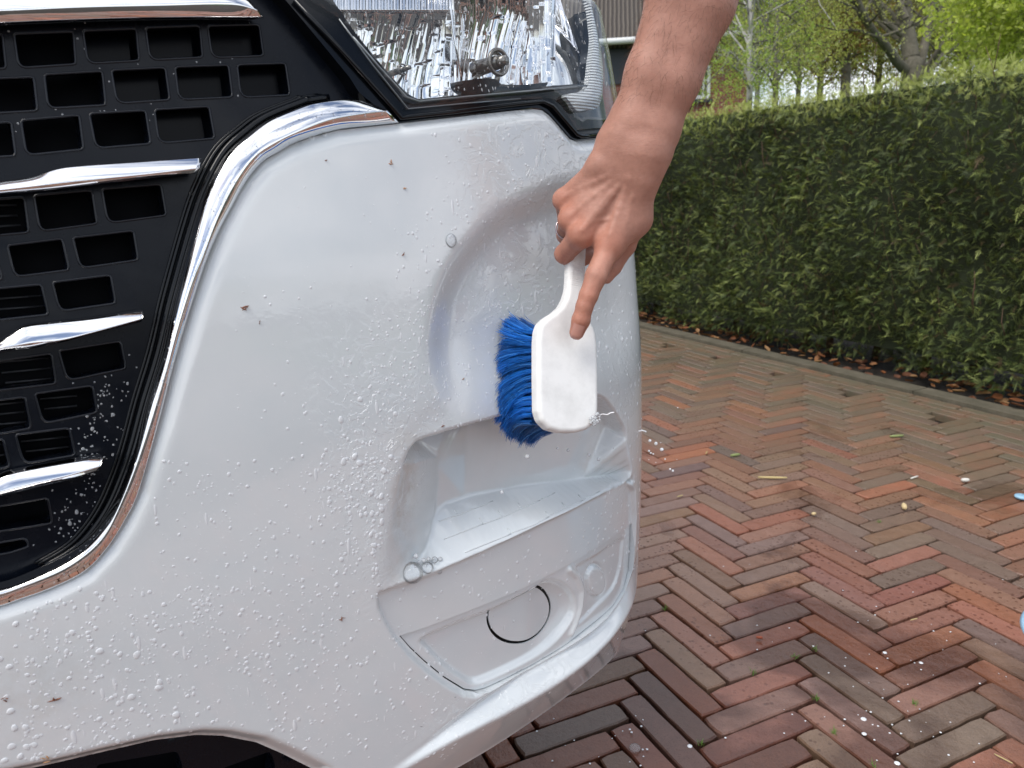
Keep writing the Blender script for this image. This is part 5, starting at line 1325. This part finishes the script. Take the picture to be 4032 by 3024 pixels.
# thumb hollow near the neck, plump edge elsewhere
ytip = on_face(cS((2275, 1330)))[0]; hol = .0016*np.exp(-((yy_-ytip[1]-.006)/.016)**2-((xx_-ytip[0])/.013)**2)
tloc = TB - .0018*sstep((yy_-on_face(cS((2250, 1180)))[0, 1]+.01)/.03)
dz = np.abs(zc)-tloc + hol*(zc > 0) + .0011*np.clip(1+d2[:, :, None]/.016, 0, 1)*(zc > 0)*0
qx = d2[:, :, None]+rr0; qz = dz+rr0
sd3 = np.minimum(np.maximum(qx, qz), 0)+np.sqrt(np.maximum(qx, 0)**2+np.maximum(qz, 0)**2)-rr0
ygr = on_face(cS((2250, 1130)))[0, 1]; grip = (yy_ > ygr)*.00035*np.sin((yy_-ygr)/.0021*2*math.pi); sd3 = sd3+grip
fb = Field((0, 0, 0), (.01, .01, .01), .005); fb.lo = np.array([xa[0], ya[0], za_[0]]); fb.h = h_; fb.n = np.array(sd3.shape); fb.f = sd3.astype(np.float32)
Vb, Fb = fb.mesh(); Vb = relax(Vb, Fb, 1, .3); Vw = bo - bn*TB + Vb[:, :1]*bc_+Vb[:, 1:2]*ba+Vb[:, 2:]*bn
if np.cross(bc_, ba)@bn < 0: Fb = Fb[:, ::-1]
M_BRUSH = mat('white_brush_plastic', (.74, .735, .71), .42, sss=.0)
vs = obj_coord(M_BRUSH); N_, L_, b_ = nodes(M_BRUSH); L_.new(ramp(M_BRUSH, noise(M_BRUSH, vs, 45, 6, .65), [(.35, (.72, .715, .70)), (.6, (.82, .815, .80))]), b_.inputs['Base Color']); bump(M_BRUSH, noise(M_BRUSH, vs, 150, 4), .12, .0008)
brush = empty('scrub_brush', tuple(bo)); tag(brush, 'white plastic hand brush with splayed blue bristles held against the bumper', 'brush'); mib = Matrix.Translation(-Vector(bo))
def bp_(o): o.parent = brush; o.matrix_parent_inverse = mib; return o
bp_(mesh_obj('block', Vw, Fb, M_BRUSH))
# bristles: tufts set under the block, pressed against the bumper and swept downwards
y0b = on_face(cR((700, 480)))[0, 1]; y1b = on_face(cR((800, 1310)))[0, 1]
M_BR = mat('blue_bristle', (.012, .12, .48), .38, spec=.5); N_, L_, b_ = nodes(M_BR); L_.new(attr_col(M_BR), b_.inputs['Base Color'])
TIPS = cR((470, 400), (405, 490), (430, 620), (375, 740), (365, 830), (400, 890), (340, 985), (350, 1060), (335, 1140), (345, 1200), (360, 1255), (410, 1290), (415, 1360), (480, 1410), (520, 1415))
tip_t = np.linspace(0, 1, len(TIPS))
BV, BF, BC = [], [], []; o = 0
rows = 15
xl_ = on_face(cR((662, 900)))[0, 0]; xr_b = on_face(cR((1158, 900)))[0, 0]
for iy in range(rows):
    for ix in range(6):
        t = (iy+.5)/rows; yb = y0b+(y1b-y0b)*t+rng.normal(0, .0006); xb = xl_+.006+(xr_b-xl_-.014)*(ix/5.)*.92
        root_ = bo-bn*(2*TB)+bc_*xb+ba*yb
        tt_ = np.clip(t*1.02+rng.normal(0, .012), 0, 1)
        tx = np.interp(tt_, tip_t, TIPS[:, 0])+rng.normal(0, 6)+ix*13; ty = np.interp(tt_, tip_t, TIPS[:, 1])+rng.normal(0, 6)+ix*4
        q = inv([(tx, ty)]); tip_ = B(q[:, 0], q[:, 1], np.minimum(sample(SURF, q[:, 0], q[:, 1]), .014))[0]-VD*.003
        dd_ = tip_-root_; L0 = np.linalg.norm(dd_)
        sh_ = .45+.6*rng.random(); nf = 95
        sag = .22*L0*(1 if t > .12 else -.1)
        for k in range(nf):
            a_, rq = rng.random()*6.28, .0024*math.sqrt(rng.random()); r0_ = root_+bc_*rq*math.cos(a_)+ba*rq*math.sin(a_)
            spread = rng.normal(0, .0020, 3)+ba*rng.normal(0, .0018); tp_ = tip_+spread+(bc_*math.cos(a_)+ba*math.sin(a_))*rq*.9
            tp_ = r0_+(tp_-r0_)*rng.uniform(.90, 1.02)
            c1_ = r0_-bn*L0*.42+ba*sag*.25; c2_ = tp_+ba*sag*.55-dd_/L0*.0+rng.normal(0, .0012, 3)
            pts = [(1-u)**3*r0_+3*(1-u)**2*u*c1_+3*(1-u)*u*u*c2_+u**3*tp_ for u in (0, .2, .4, .6, .8, 1)]
            vdir = tocam(root_); br_ = .00020
            cc_ = np.array([.012, .20, .72])*sh_*rng.uniform(.75, 1.35); 
            if rng.random() < .06: cc_ = np.array([.10, .38, .85])
            for j, p in enumerate(pts):
                d_ = (pts[min(j+1, 5)]-pts[max(j-1, 0)]); s_ = np.cross(d_, vdir); s_ /= np.linalg.norm(s_)+1e-9; ww = br_*(1 if j < 5 else .6)
                BV += [p-s_*ww, p+s_*ww, p+np.cross(s_, d_/(np.linalg.norm(d_)+1e-9))*ww]; BC += [cc_]*3
            for j in range(5):
                a0 = o+3*j
                for e in range(3): BF.append([a0+e, a0+(e+1) % 3, a0+3+(e+1) % 3, a0+3+e])
            o += 18
BC = np.column_stack([np.clip(np.array(BC), 0, 1), np.ones(len(BC))])
bp_(mesh_obj('bristles', np.array(BV), np.array(BF), M_BR, attrs={'col': ('POINT', BC)}))
print('brush', len(BV), round(time.time()-T0, 1))
# ------------------------------------------------------------------ water and soap
M_DROP = bpy.data.materials.new('soapy_water'); M_DROP.use_nodes = True
n_ = M_DROP.node_tree.nodes; l_ = M_DROP.node_tree.links; pb = n_['Principled BSDF']
pb.inputs['Base Color'].default_value = (.80, .82, .84, 1); pb.inputs['Roughness'].default_value = .06; pb.inputs['IOR'].default_value = 1.34
tr = n_.new('ShaderNodeBsdfTransparent'); tr.inputs['Color'].default_value = (.97, .98, .99, 1)
gl = n_.new('ShaderNodeBsdfGlossy'); gl.inputs['Roughness'].default_value = .03; lw = n_.new('ShaderNodeLayerWeight'); lw.inputs['Blend'].default_value = .20
m1 = n_.new('ShaderNodeMixShader'); l_.new(lw.outputs['Fresnel'], m1.inputs[0]); l_.new(tr.outputs[0], m1.inputs[1]); l_.new(gl.outputs[0], m1.inputs[2])
m2 = n_.new('ShaderNodeMixShader'); m2.inputs[0].default_value = .42; l_.new(m1.outputs[0], m2.inputs[1]); l_.new(pb.outputs[0], m2.inputs[2]); l_.new(m2.outputs[0], n_['Material Output'].inputs[0])
M_CLEAR = M_DROP.copy(); M_CLEAR.name = 'clear_bubble'
for x in M_CLEAR.node_tree.nodes:
    if x.type == 'MIX_SHADER' and not x.inputs[0].is_linked: x.inputs[0].default_value = .14
M_BEAD = mat('soapy_bead', (.70, .72, .74), .16, coat=.8, coat_r=.03)
M_FOAM = mat('white_foam_drop', (.86, .87, .88), .25, coat=.5)
def dome(n=10, m_=4, k=.5):
    V = []; F = []
    for i in range(m_):
        a = (i/m_)*math.pi/2; 
        for j in range(n): t = 2*math.pi*j/n; V.append((math.cos(a)*math.cos(t), math.cos(a)*math.sin(t), k*math.sin(a)))
    V.append((0, 0, k))
    for i in range(m_-1):
        for j in range(n): F.append((i*n+j, i*n+(j+1) % n, (i+1)*n+(j+1) % n, (i+1)*n+j))
    for j in range(n): F.append(((m_-1)*n+j, (m_-1)*n+(j+1) % n, m_*n, m_*n))
    return np.array(V), F
DV, DF = dome(); DFt = [f if f[2] != f[3] else f[:3] for f in DF]
def drops(name, S_, Z_, R_, H_, material, posf=None, nrmf=None, stretch=None, irr=.12):
    P_ = (posf or surf_pos)(S_, Z_); Nn = (nrmf or surf_nrm)(S_, Z_)
    up = np.array([0, 0, 1.])-Nn*Nn[:, 2:3]; up /= np.linalg.norm(up, axis=1)[:, None]+1e-9; sd = np.cross(up, Nn)
    n = len(S_); st = stretch if stretch is not None else 1+.25*rng.random(n)
    th = np.arctan2(DV[:, 1], DV[:, 0]); ph = rng.random(n)*6.28; w = 1+irr*np.sin(2*th[None]+ph[:, None])+irr*.6*np.sin(3*th[None]+2*ph[:, None])
    x = DV[None, :, 0]*w*R_[:, None]; y = DV[None, :, 1]*w*(R_*st)[:, None]; z = DV[None, :, 2]*2*(R_*H_)[:, None]-.0001
    V = P_[:, None]+x[..., None]*sd[:, None]+y[..., None]*up[:, None]+z[..., None]*Nn[:, None]
    m_ = len(DV); F = []
    for i in range(n): F += [[a+i*m_ for a in f] for f in DFt]
    return mesh_obj(name, V.reshape(-1, 3), F, material)
# density of droplets over the bumper (traced zones, source pixels)
ZON = [((100, 1350, 2300, 3000), 1300, (2.6, 9.)), ((-100, 700, 2400, 3050), 150, (5., 15.)), ((600, 1500, 1800, 2500), 560, (2.5, 8.)), ((1180, 1640, 1500, 2450), 520, (2.5, 8.)), ((1250, 1650, 1600, 2300), 70, (7., 14.)), ((900, 1500, 1050, 1700), 70, (2.5, 7.)),
       ((1450, 2050, 1200, 1680), 900, (2., 6.)), ((1550, 2300, 820, 1300), 600, (2., 7.)), ((1700, 2350, 520, 820), 260, (1.5, 7.)), ((1100, 1900, 620, 1300), 70, (1.8, 5.)), ((2300, 2530, 950, 2300), 620, (2.5, 8.)), ((1500, 2480, 2050, 2500), 230, (2., 8.)), ((1560, 2450, 2450, 2900), 130, (2., 6.)),
       ((1300, 1800, 2500, 3000), 260, (2.5, 9.)), ((1450, 1750, 1650, 2000), 160, (2, 6.))]
SS, ZZ, RR = [], [], []
for (x0, x1, y0, y1), n, (r0, r1) in ZON:
    xy = np.stack([rng.uniform(x0, x1, n), rng.uniform(y0, y1, n)], 1)
    if x0 in (1180, 1250, 1500): xy = np.stack([rng.normal((x0+x1)/2, (x1-x0)/4.2, n), rng.normal((y0+y1)/2, (y1-y0)/4.0, n)], 1)
    q = inv(xy); e_ = np.linalg.norm(proj(B(q[:, 0], q[:, 1]))-xy, axis=1) < 3; xy = xy
    r = r0+(r1-r0)*rng.random(n)**2.6; dep0 = (B(q[:, 0], q[:, 1])-CAM)@AX_F
    SS.append(q[e_, 0]); ZZ.append(q[e_, 1]); RR.append((r*dep0/FPX)[e_])
SS, ZZ, RR = map(np.concatenate, (SS, ZZ, RR)); q = np.stack([SS, ZZ], 1)
ok = inside(OUT, q) & (pdist(OUT, q, True) > .009) & (surf_nrm(SS, ZZ)@(-VD) > .55)
ok &= ~(soft(pk_poly)[np.clip(((ZZ-RZ0)/RC).astype(int), 0, GS.shape[0]-1), np.clip(((SS-RS0)/RC).astype(int), 0, GS.shape[1]-1)] > .3) | (rng.random(len(SS)) < .06)
SS, ZZ, RR = SS[ok], ZZ[ok], RR[ok]
# drops beyond the visible edge, for the side of the bumper
dr = drops('water_droplets', SS, ZZ, RR, rng.uniform(.20, .32, len(SS)), M_BEAD, stretch=np.where((rng.random(len(SS)) < .025) & (RR < .0022), rng.uniform(2.2, 5.5, len(SS)), rng.uniform(1., 1.3, len(SS)))); tag(dr, 'spray of small soapy water droplets all over the white bumper', 'droplets', kind='stuff')
# running streaks
def px_surface(p, dd=0.): q = inv(p, dd); return q
# droplets on the black and chrome parts
def trim_pos(off):
    def f(s, z): return B(s, z, off+0*np.asarray(s))
    return f
def trim_nrm(s, z): return np.tile(-VD+np.array([0, 0, .12]), (len(s), 1))/1.01
def px_drops(name, pts, off, material, hh=.35, label=None, irr=.15, st=None):
    p = arr([q[:2] for q in pts]); q = inv(p, off); r = np.array([q_[2] for q_ in pts])*((B(q[:, 0], q[:, 1], off)-CAM)@AX_F)/FPX
    o = drops(name, q[:, 0], q[:, 1], r, np.full(len(r), hh), material, trim_pos(off), trim_nrm, st, irr); tag(o, label, 'droplets', kind='stuff'); return o
pl = []
for i in range(210):     # on the black grille face, lower right
    t = rng.random(); x = rng.normal(430-170*t, 55); y = 1420+760*t+rng.normal(0, 50); pl.append((x, y, rng.uniform(1.5, 4)+5*(rng.random() < .10)*rng.random()))
for i in range(90): x = rng.uniform(0, 1000); y = rng.uniform(80, 560); pl.append((x, y, rng.uniform(1.5, 4)))
pl = [p for p in pl if not any(inside(c, arr(p[:2]))[0] for c in cells)]
px_drops('grille_droplets', pl, GD-.0002, M_DROP, .3, 'grey soapy droplets spattered on the black grille beside the chrome sweep')
# chrome sweep droplets: between inner rail and outer rail
tl = []
ri, ro = resample(spline(TR_IN, 6), 12), resample(spline(TR_OUT, 6), 12)
for i in range(430):
    a = int(rng.integers(60, len(ri))) if rng.random() < .6 else int(rng.integers(0, len(ri))); p0 = ri[a]; p1 = ro[np.argmin(((ro-p0)**2).sum(1))]; p = p0+(p1-p0)*rng.uniform(.15, .92); tl.append((p[0], p[1], rng.uniform(1.3, 4.2)))
px_drops('trim_droplets', tl, -.0035, M_CLEAR, .3, 'clear water droplets beaded along the chrome sweep trim')
ld = []
for i in range(520):
    x = rng.uniform(1330, 2400); y = rng.uniform(-60, 440)
    if inside(cat(cS((1330, -60), (2400, -60), (2400, 380), (2330, 340), (1650, 375), (1380, 110))), arr((x, y)))[0]: ld.append((x, y, rng.uniform(1.3, 3.6)+3*(rng.random() < .06)))
px_drops('lens_droplets', ld, -.0032, M_DROP, .35, 'clear raindrop beads on the headlight lens', .2, rng.uniform(1., 2.6, len(ld)))
# large single bubble on the arch edge, bubbles in the tread corner
def bubble(name, px, r_px, material, label, catg, off=.0, flat=.55, group=None):
    q, dd, P_ = hit(cS(px)); P_ = P_[0]; Nn = surf_nrm(q[:, 0], q[:, 1])[0]; r = r_px*((P_-CAM)@AX_F)/FPX
    v, f = dome(24, 8, 1.); up = np.array([0, 0, 1.])-Nn*Nn[2]; up /= np.linalg.norm(up); sd = np.cross(up, Nn)
    V = r*(v[:, :1]*sd+v[:, 1:2]*up*1.1+v[:, 2:]*flat*Nn); o = mesh_obj(name, V, [list(a) if a[2] != a[3] else list(a[:3]) for a in f], material); o.location = P_; tag(o, label, catg, group); return o
bubble('soap_bubble', (1776, 947), 25, M_CLEAR, 'large clear soap bubble alone on the bumper at the left edge of the round hollow', 'bubble')
FO = cQ((335, 112), (460, 78), (525, 20), (250, 190), (570, 15), (560, 110), (500, 130), (600, 50), (420, 165), (470, 150), (380, -10), (590, 120), (545, 60), (300, 160), (210, 185), (480, 15), (610, 25), (540, 140), (440, 25))
_n0 = 45; FO = cat(FO, cQ(*[(440+95*rng.normal()*.9, 85-.45*0+60*rng.normal()*.8) for _ in range(_n0)]))
FR = [42, 24, 13, 13, 9, 12, 8, 8, 7, 7, 10, 6, 7, 6, 6, 8, 5, 5, 9]+list(rng.uniform(2.5, 6.5, _n0))
fv, ff = [], []
dn_, dfn = dome(20, 8, 1.)
sph = np.vstack([dn_, dn_*[1, 1, -1]]); sf_ = [list(a) if a[2] != a[3] else list(a[:3]) for a in dfn]; sf_ = sf_+[[i+len(dn_) for i in a][::-1] for a in sf_]
ft = empty('foam_cluster', tuple(P3(FO[0][0], FO[0][1], .78))); tag(ft, 'cluster of clear soap bubbles in the left corner of the bumper step', 'foam')
for (x, y), r_ in zip(FO, FR):
    q = inv(cS((x, y)), .008); Pq = B(q[:, 0], q[:, 1], np.array([.010]))[0]; r = r_*((Pq-CAM)@AX_F)/FPX; Pq = Pq-VD*r*.5
    o = mesh_obj('bubble', sph*r+Pq-np.array(ft.location), sf_, M_CLEAR if r_ > 10 else M_DROP); o.parent = ft
# flying drops
v0 = [(130, 520, 13), (183, 545, 14), (234, 597, 16), (123, 610, 9), (138, 628, 8), (160, 636, 7), (263, 680, 7), (306, 768, 9), (330, 783, 10), (373, 233, 5), (365, 685, 4), (122, 685, 4), (182, 710, 4), (225, 537, 4)]
for i, (x, y, r) in enumerate(v0):
    P_ = P3(2500+x/2.212, 1500+y/2.212, .93); rr = r/2.212*.93/FPX*1.05; o = mesh_obj('flying_drop', sph*rr*[1, 1, .92+.2*rng.random()], sf_, M_FOAM); o.location = P_
    tag(o, {0: 'upper left one of the three larger white drops flying beside the bumper edge', 1: 'middle one of the three larger white drops flying beside the bumper edge', 2: 'lowest and largest of the three larger white drops beside the bumper edge', 7: 'left one of the low pair of white drops flying over the bricks', 8: 'right one of the low pair of white drops flying over the bricks', 9: 'lone tiny white drop flying highest and farthest right of the bumper edge'}.get(i, 'tiny white soap speck in mid air close to the bumper edge'), 'drop', 'soap drops flying off beside the bumper')
for i, (x, y, r) in enumerate([(1253, 295, 21), (1488, 233, 9), (1573, 247, 12), (1737, 282, 12), (1813, 316, 15), (1053, 575, 15), (1932, 231, 5)]):
    P_ = P3(1450+x/2, 1650+y/2, .80); rr = r/2*.80/FPX; o = mesh_obj('flying_drop', sph*rr*[1, 1, .95+.25*rng.random()], sf_, M_DROP); o.location = P_
    tag(o, ['largest pale drop in the air before the step recess, under the bristles', 'white drop in the air before the step recess, first right of the largest', 'white drop in the air before the step recess, under the brush', 'white drop in the air before the step recess, second from its right end', 'oval white drop in the air nearest the right end of the step recess', 'pale drop in the air low before the back edge of the step tread', 'tiniest drop in the air by the right corner of the step recess'][i], 'drop', 'soap drops flying before the step recess')
# froth at the lower corner of the brush and on the fingers
def froth(name, px, dist, n, spread, rr, label, material=None):
    root = empty(name, tuple(P3(px[0], px[1], dist))); tag(root, label, 'foam')
    vs_, fs_ = [], []
    for i in range(n):
        c = AX_R*rng.normal(0, spread[0])+AX_U*rng.normal(0, spread[1])-AX_F*abs(rng.normal(0, .0006)); vs_.append(sph*rng.uniform(*rr)+c); fs_.append(sf_)
    V, F = merge([(a, b) for a, b in zip(vs_, fs_)]); o = mesh_obj('froth', V, F, material or M_DROP); o.parent = root; return root
froth('foam_tuft', (2345, 1655), .752, 26, (.0022, .0024), (.0006, .0017), 'scrap of white froth clinging to the lower right corner of the brush')
# splash threads
def thread(p, d, r, label):
    pts = [P3(x, y, d) for x, y in p]; V, F = tube(spline(pts, 6), r, 7); c = np.array(pts[0]); o = mesh_obj('water_thread', V-c, F, M_FOAM); o.location = c; tag(o, label, 'water splash'); return o
thread(cR((1160, 1212), (1190, 1205), (1225, 1208), (1255, 1194), (1282, 1190)), .77, .0006, 'thin white thread of water flicked from the lower right edge of the brush')
thread(cR((1480, 1345), (1510, 1338), (1545, 1348)), .93, .0009, 'short white water splash on the bumper edge beyond the brush')

# ------------------------------------------------------------------ bits stuck to the bumper and lying about
M_PETAL = mat('brown_bud_scale', (.20, .08, .045), .6)
def bit(name, px, size, ang, label, m=None, off=None, n=3):
    q, dd, P_ = hit(cS(px)); Nn = surf_nrm(q[:, 0], q[:, 1])[0]; P_ = P_[0]+Nn*.0002
    up = np.array([0, 0, 1.])-Nn*Nn[2]; up /= np.linalg.norm(up); sd = np.cross(up, Nn); parts = []; size = size*.8
    for k in range(n):
        a = ang+rng.normal(0, .8)*(k > 0); l = size*rng.uniform(.5, 1.) if k else size; o_ = (rng.normal(0, size*.25, 2) if k else (0, 0))
        pt = [sd*(o_[0]+math.cos(a)*t*l)+up*(o_[1]+math.sin(a)*t*l)+Nn*(.0004+.0008*math.sin(t*3)) for t in np.linspace(-.5, .5, 5)]
        parts.append(tube(pt, np.array([.15, .8, 1, .7, .1])*size*(.10 if k else .06), 6))
    V, F = merge(parts); o = mesh_obj(name, V, F, m or M_PETAL); o.location = P_; tag(o, label, 'plant debris'); return o
bit('bud_scale', (965, 1215), .0085, .45, 'red brown forked blossom stalk stuck left of centre on the bumper')
bit('bud_scale', (1022, 1268), .0035, 1.3, 'small brown fleck just below right of the forked blossom stalk')
bit('bud_scale', (1540, 640), .0060, -.9, 'pale brown bud scale on the bumper below the trim end', mat('tan_bud', (.38, .18, .09), .6))
bit('bud_scale', (1592, 743), .0048, .3, 'tan bud scale with tiny hairs on the upper middle of the bumper', mat('tan_bud2', (.40, .22, .12), .6))
bit('bud_scale', (1283, 630), .0030, .3, 'tiny dark red fleck near the curved chrome trim')
bit('bud_scale', (1586, 1001), .0042, .9, 'brown speck on the bumper left of the clear bubble')
bit('bud_scale', (1742, 1680), .0045, .4, 'brown blossom scrap by the left end of the step recess rim')
bit('bud_scale', (1822, 1494), .0040, .3, 'faint brown scrap left of the blue bristles', mat('tan_bud3', (.34, .2, .12), .6))
bit('bud_scale', (1350, 2432), .0065, -.2, 'dark red bud scrap low on the bumper left of the fog lamp cover')
bit('bud_scale', (205, 2758), .0100, .1, 'wide red brown scrap near the lower left corner of the bumper')
bit('bud_scale', (12, 2748), .0060, .5, 'dark scrap at the very left edge low on the bumper')
bit('bud_scale', (172, 2985), .0080, -.5, 'tan scrap at the bottom left just above the lower opening', mat('tan_bud4', (.36, .2, .1), .6))
bit('bud_scale', (1792, 2744), .0035, .6, 'black speck under the left point of the fog lamp cover', M_GAP, n=1)
bit('bud_scale', (1658, 2860), .0035, .1, 'black speck on the lower bumper left of the bright ledge', M_GAP, n=1)
def gpiece(name, px, L_, r, ang, label, m, catg, flat=.5, n=6, bend=.0):
    c = on_ground(px[0], px[1], .004); ts = np.linspace(-.5, .5, n); d = np.array([math.cos(ang), math.sin(ang), 0]); s_ = np.array([-d[1], d[0], 0])
    pts = [c+d*L_*t+s_*bend*L_*(t*t)+np.array([0, 0, r*flat+.001]) for t in ts]; V, F = tube(pts, [r*(.55+.45*math.sin(math.pi*(i+.6)/(n+.2))) for i in range(n)], 8)
    V = np.array(V); V[:, 2] = c[2]+(V[:, 2]-c[2])*1.0; V = V-c; o = mesh_obj(name, V, F, m); o.location = c; tag(o, label, catg); return o
M_STRAW = mat('dry_straw', (.52, .42, .20), .7); M_WOOD = mat('pale_wood', (.62, .48, .26), .7); M_SEED = mat('green_seed', (.24, .29, .11), .7); M_PEB = mat('white_pebble', (.68, .66, .60), .6); M_BARKC = mat('red_bark_chip', (.30, .07, .03), .6)
gpiece('straw', (3042, 1884), .085, .0040, -.15, 'pale piece of split straw lying across the bricks', M_STRAW, 'straw', bend=.05)
gpiece('wood_chip', (3560, 2000), .028, .0075, 1.2, 'small cut wood chip on the bricks to the right', M_WOOD, 'wood chip')
gpiece('leaf_stalk', (3600, 1882), .035, .0026, .5, 'short whitish stalk on the bricks right of the straw', M_PEB, 'stalk')
gpiece('pebble', (3800, 1895), .022, .0062, .0, 'white crumb on the bricks near the right edge', M_PEB, 'pebble')
gpiece('pebble', (3204, 2027), .012, .0045, .3, 'cream pebble in a joint below the straw', M_WOOD, 'pebble')
gpiece('bark_chip', (2990, 2514), .012, .0030, -.2, 'small red bark chip on a mauve brick', M_BARKC, 'bark chip')
gpiece('seed_cluster', (2895, 1795), .035, .0050, .3, 'bright green seed cluster on the bricks left of the straw', M_SEED, 'seeds')
gpiece('twig', (2782, 1784), .028, .0020, 1.2, 'tiny pale twig standing beside the green seed cluster', M_STRAW, 'twig')
gpiece('twig', (2678, 1955), .022, .0018, .5, 'pale twig close to the bumper edge on the bricks', M_STRAW, 'twig')
gpiece('straw', (3598, 2441), .018, .0012, .3, 'thin straw fragment on a dark brick at the right', M_STRAW, 'straw')
gpiece('straw', (3950, 2990), .026, .0011, 2.2, 'thin straw splinter near the bottom right corner', M_STRAW, 'straw')
gpiece('seed_cluster', (3530, 1720), .05, .0045, .1, 'yellow green seeds scattered on the far bricks right of centre', M_SEED, 'seeds')
M_BLUE = mat('pale_blue_plastic', (.30, .50, .66), .35, coat=.3)
c = on_ground(4022, 1960, .004); o = mesh_obj('bottle_cap', *rev([(0, 0.0), (.0, .016), (.006, .0165), (.008, .015), (.008, .0)], np.zeros(3), np.array([0, 0, 1.]), 24), M_BLUE) if 0 else None
def revz(prof, n=40):
    a = np.arange(n)*2*math.pi/n; V = np.vstack([np.column_stack([r*np.cos(a), r*np.sin(a), np.full(n, h)]) for h, r in prof])
    F = [[k*n+j, k*n+(j+1) % n, (k+1)*n+(j+1) % n, (k+1)*n+j] for k in range(len(prof)-1) for j in range(n)]; return V, F
o = mesh_obj('plastic_disc', *revz([(0, .001), (0, .017), (.005, .018), (.007, .016), (.007, .001)], 24), M_BLUE); o.location = c; tag(o, 'small pale blue plastic disc at the right edge of the drive', 'disc')
# bucket just entering the frame at the right
bk_t = empty('bucket', (0, 0, 0)); cb = P3(4016+395, 2720, 1.16); cb[2] = 0
bk_t.location = cb; tag(bk_t, 'pale blue plastic bucket cut off by the right edge of the picture', 'bucket')
o = mesh_obj('pail', *revz([(.0, .001), (.0, .085), (.004, .09), (.10, .108), (.17, .120), (.20, .126), (.20, .133), (.206, .136), (.210, .133), (.21, .126), (.20, .122), (.02, .085), (.02, .001)], 56), M_BLUE); o.parent = bk_t
o = mesh_obj('water', *revz([(.14, .001), (.14, .111)], 56), M_CLEAR); o.parent = bk_t
o = mesh_obj('handle', *tube([(.137*math.cos(a), -.02-.10*math.sin(a), .19-.10*math.sin(a)) for a in np.linspace(0, math.pi, 24)], .003, 8), M_STEEL if 'M_STEEL' in globals() else M_RIM); o.parent = bk_t
# soap spots and wet foam dots on the bricks
M_SPOT = mat('soap_spot', (.75, .76, .78), .3)
px = np.vstack([np.column_stack([rng.normal(3500, 260, 90), rng.normal(2780, 150, 90)])[:55], np.column_stack([rng.uniform(2500, 4032, 35), rng.uniform(2150, 3024, 35)]), np.column_stack([rng.uniform(2100, 2560, 20), rng.uniform(2820, 3024, 20)])])
sv_, sf2 = [], []
sd2_, sdf = dome(8, 3, .35)
for x, y in px:
    c = on_ground(x, y, .0006); r = rng.uniform(.0008, .0021)+(.003*(rng.random() < .08)); sv_.append(sd2_*r+c); sf2.append([list(a) if a[2] != a[3] else list(a[:3]) for a in sdf])
V, F = merge(list(zip(sv_, sf2))); tag(mesh_obj('soap_spots', V, F, M_SPOT), 'small white soap spots and droplets sprinkled on the wet bricks', 'droplets', kind='stuff')
c = on_ground(2500, 2945, .0006); v, f = dome(24, 8, .55); o = mesh_obj('brick_bubble', v*.0095, [list(a) if a[2] != a[3] else list(a[:3]) for a in f], M_CLEAR); o.location = c; tag(o, 'clear round bubble sitting on a dark brick below the bumper', 'bubble')
# grass tufts in joints
M_MOSS = leaf_material('joint_grass', .6, .3); gv, gf_, o_ = [], [], 0
for x, y in cat(cS((3600, 2775), (3208, 2560), (3213, 2755), (3280, 2890), (3440, 3018), (2615, 2400), (2765, 2935), (2965, 2655), (3130, 2592), (3460, 2060))):
    c = on_ground(x, y, -.002)
    for k in range(16):
        a = rng.random()*6.28; l = rng.uniform(.005, .012); d = np.array([math.cos(a)*.6, math.sin(a)*.6, 1.]); b0 = c+rng.normal(0, .0025, 3)*[1, 1, 0]; s_ = np.array([-math.sin(a), math.cos(a), 0])*.0006
        gv += [b0-s_, b0+s_, b0+d*l*.6+s_*.6, b0+d*l*.6-s_*.6]; gf_.append([o_, o_+1, o_+2, o_+3]); gv.append(b0+d*l+np.array([d[0], d[1], -.3])*l*.3); gf_.append([o_+3, o_+2, o_+4]); o_ += 5
o = mesh_obj('joint_grass', gv, gf_, M_MOSS, smooth=False, attrs={'col': ('POINT', np.tile([.14, .26, .05, 1], (len(gv), 1)))}); tag(o, 'tiny green grass tufts growing in the brick joints', 'grass', kind='stuff')
print('drops', round(time.time()-T0, 1))
print('script done', round(time.time()-T0, 1))
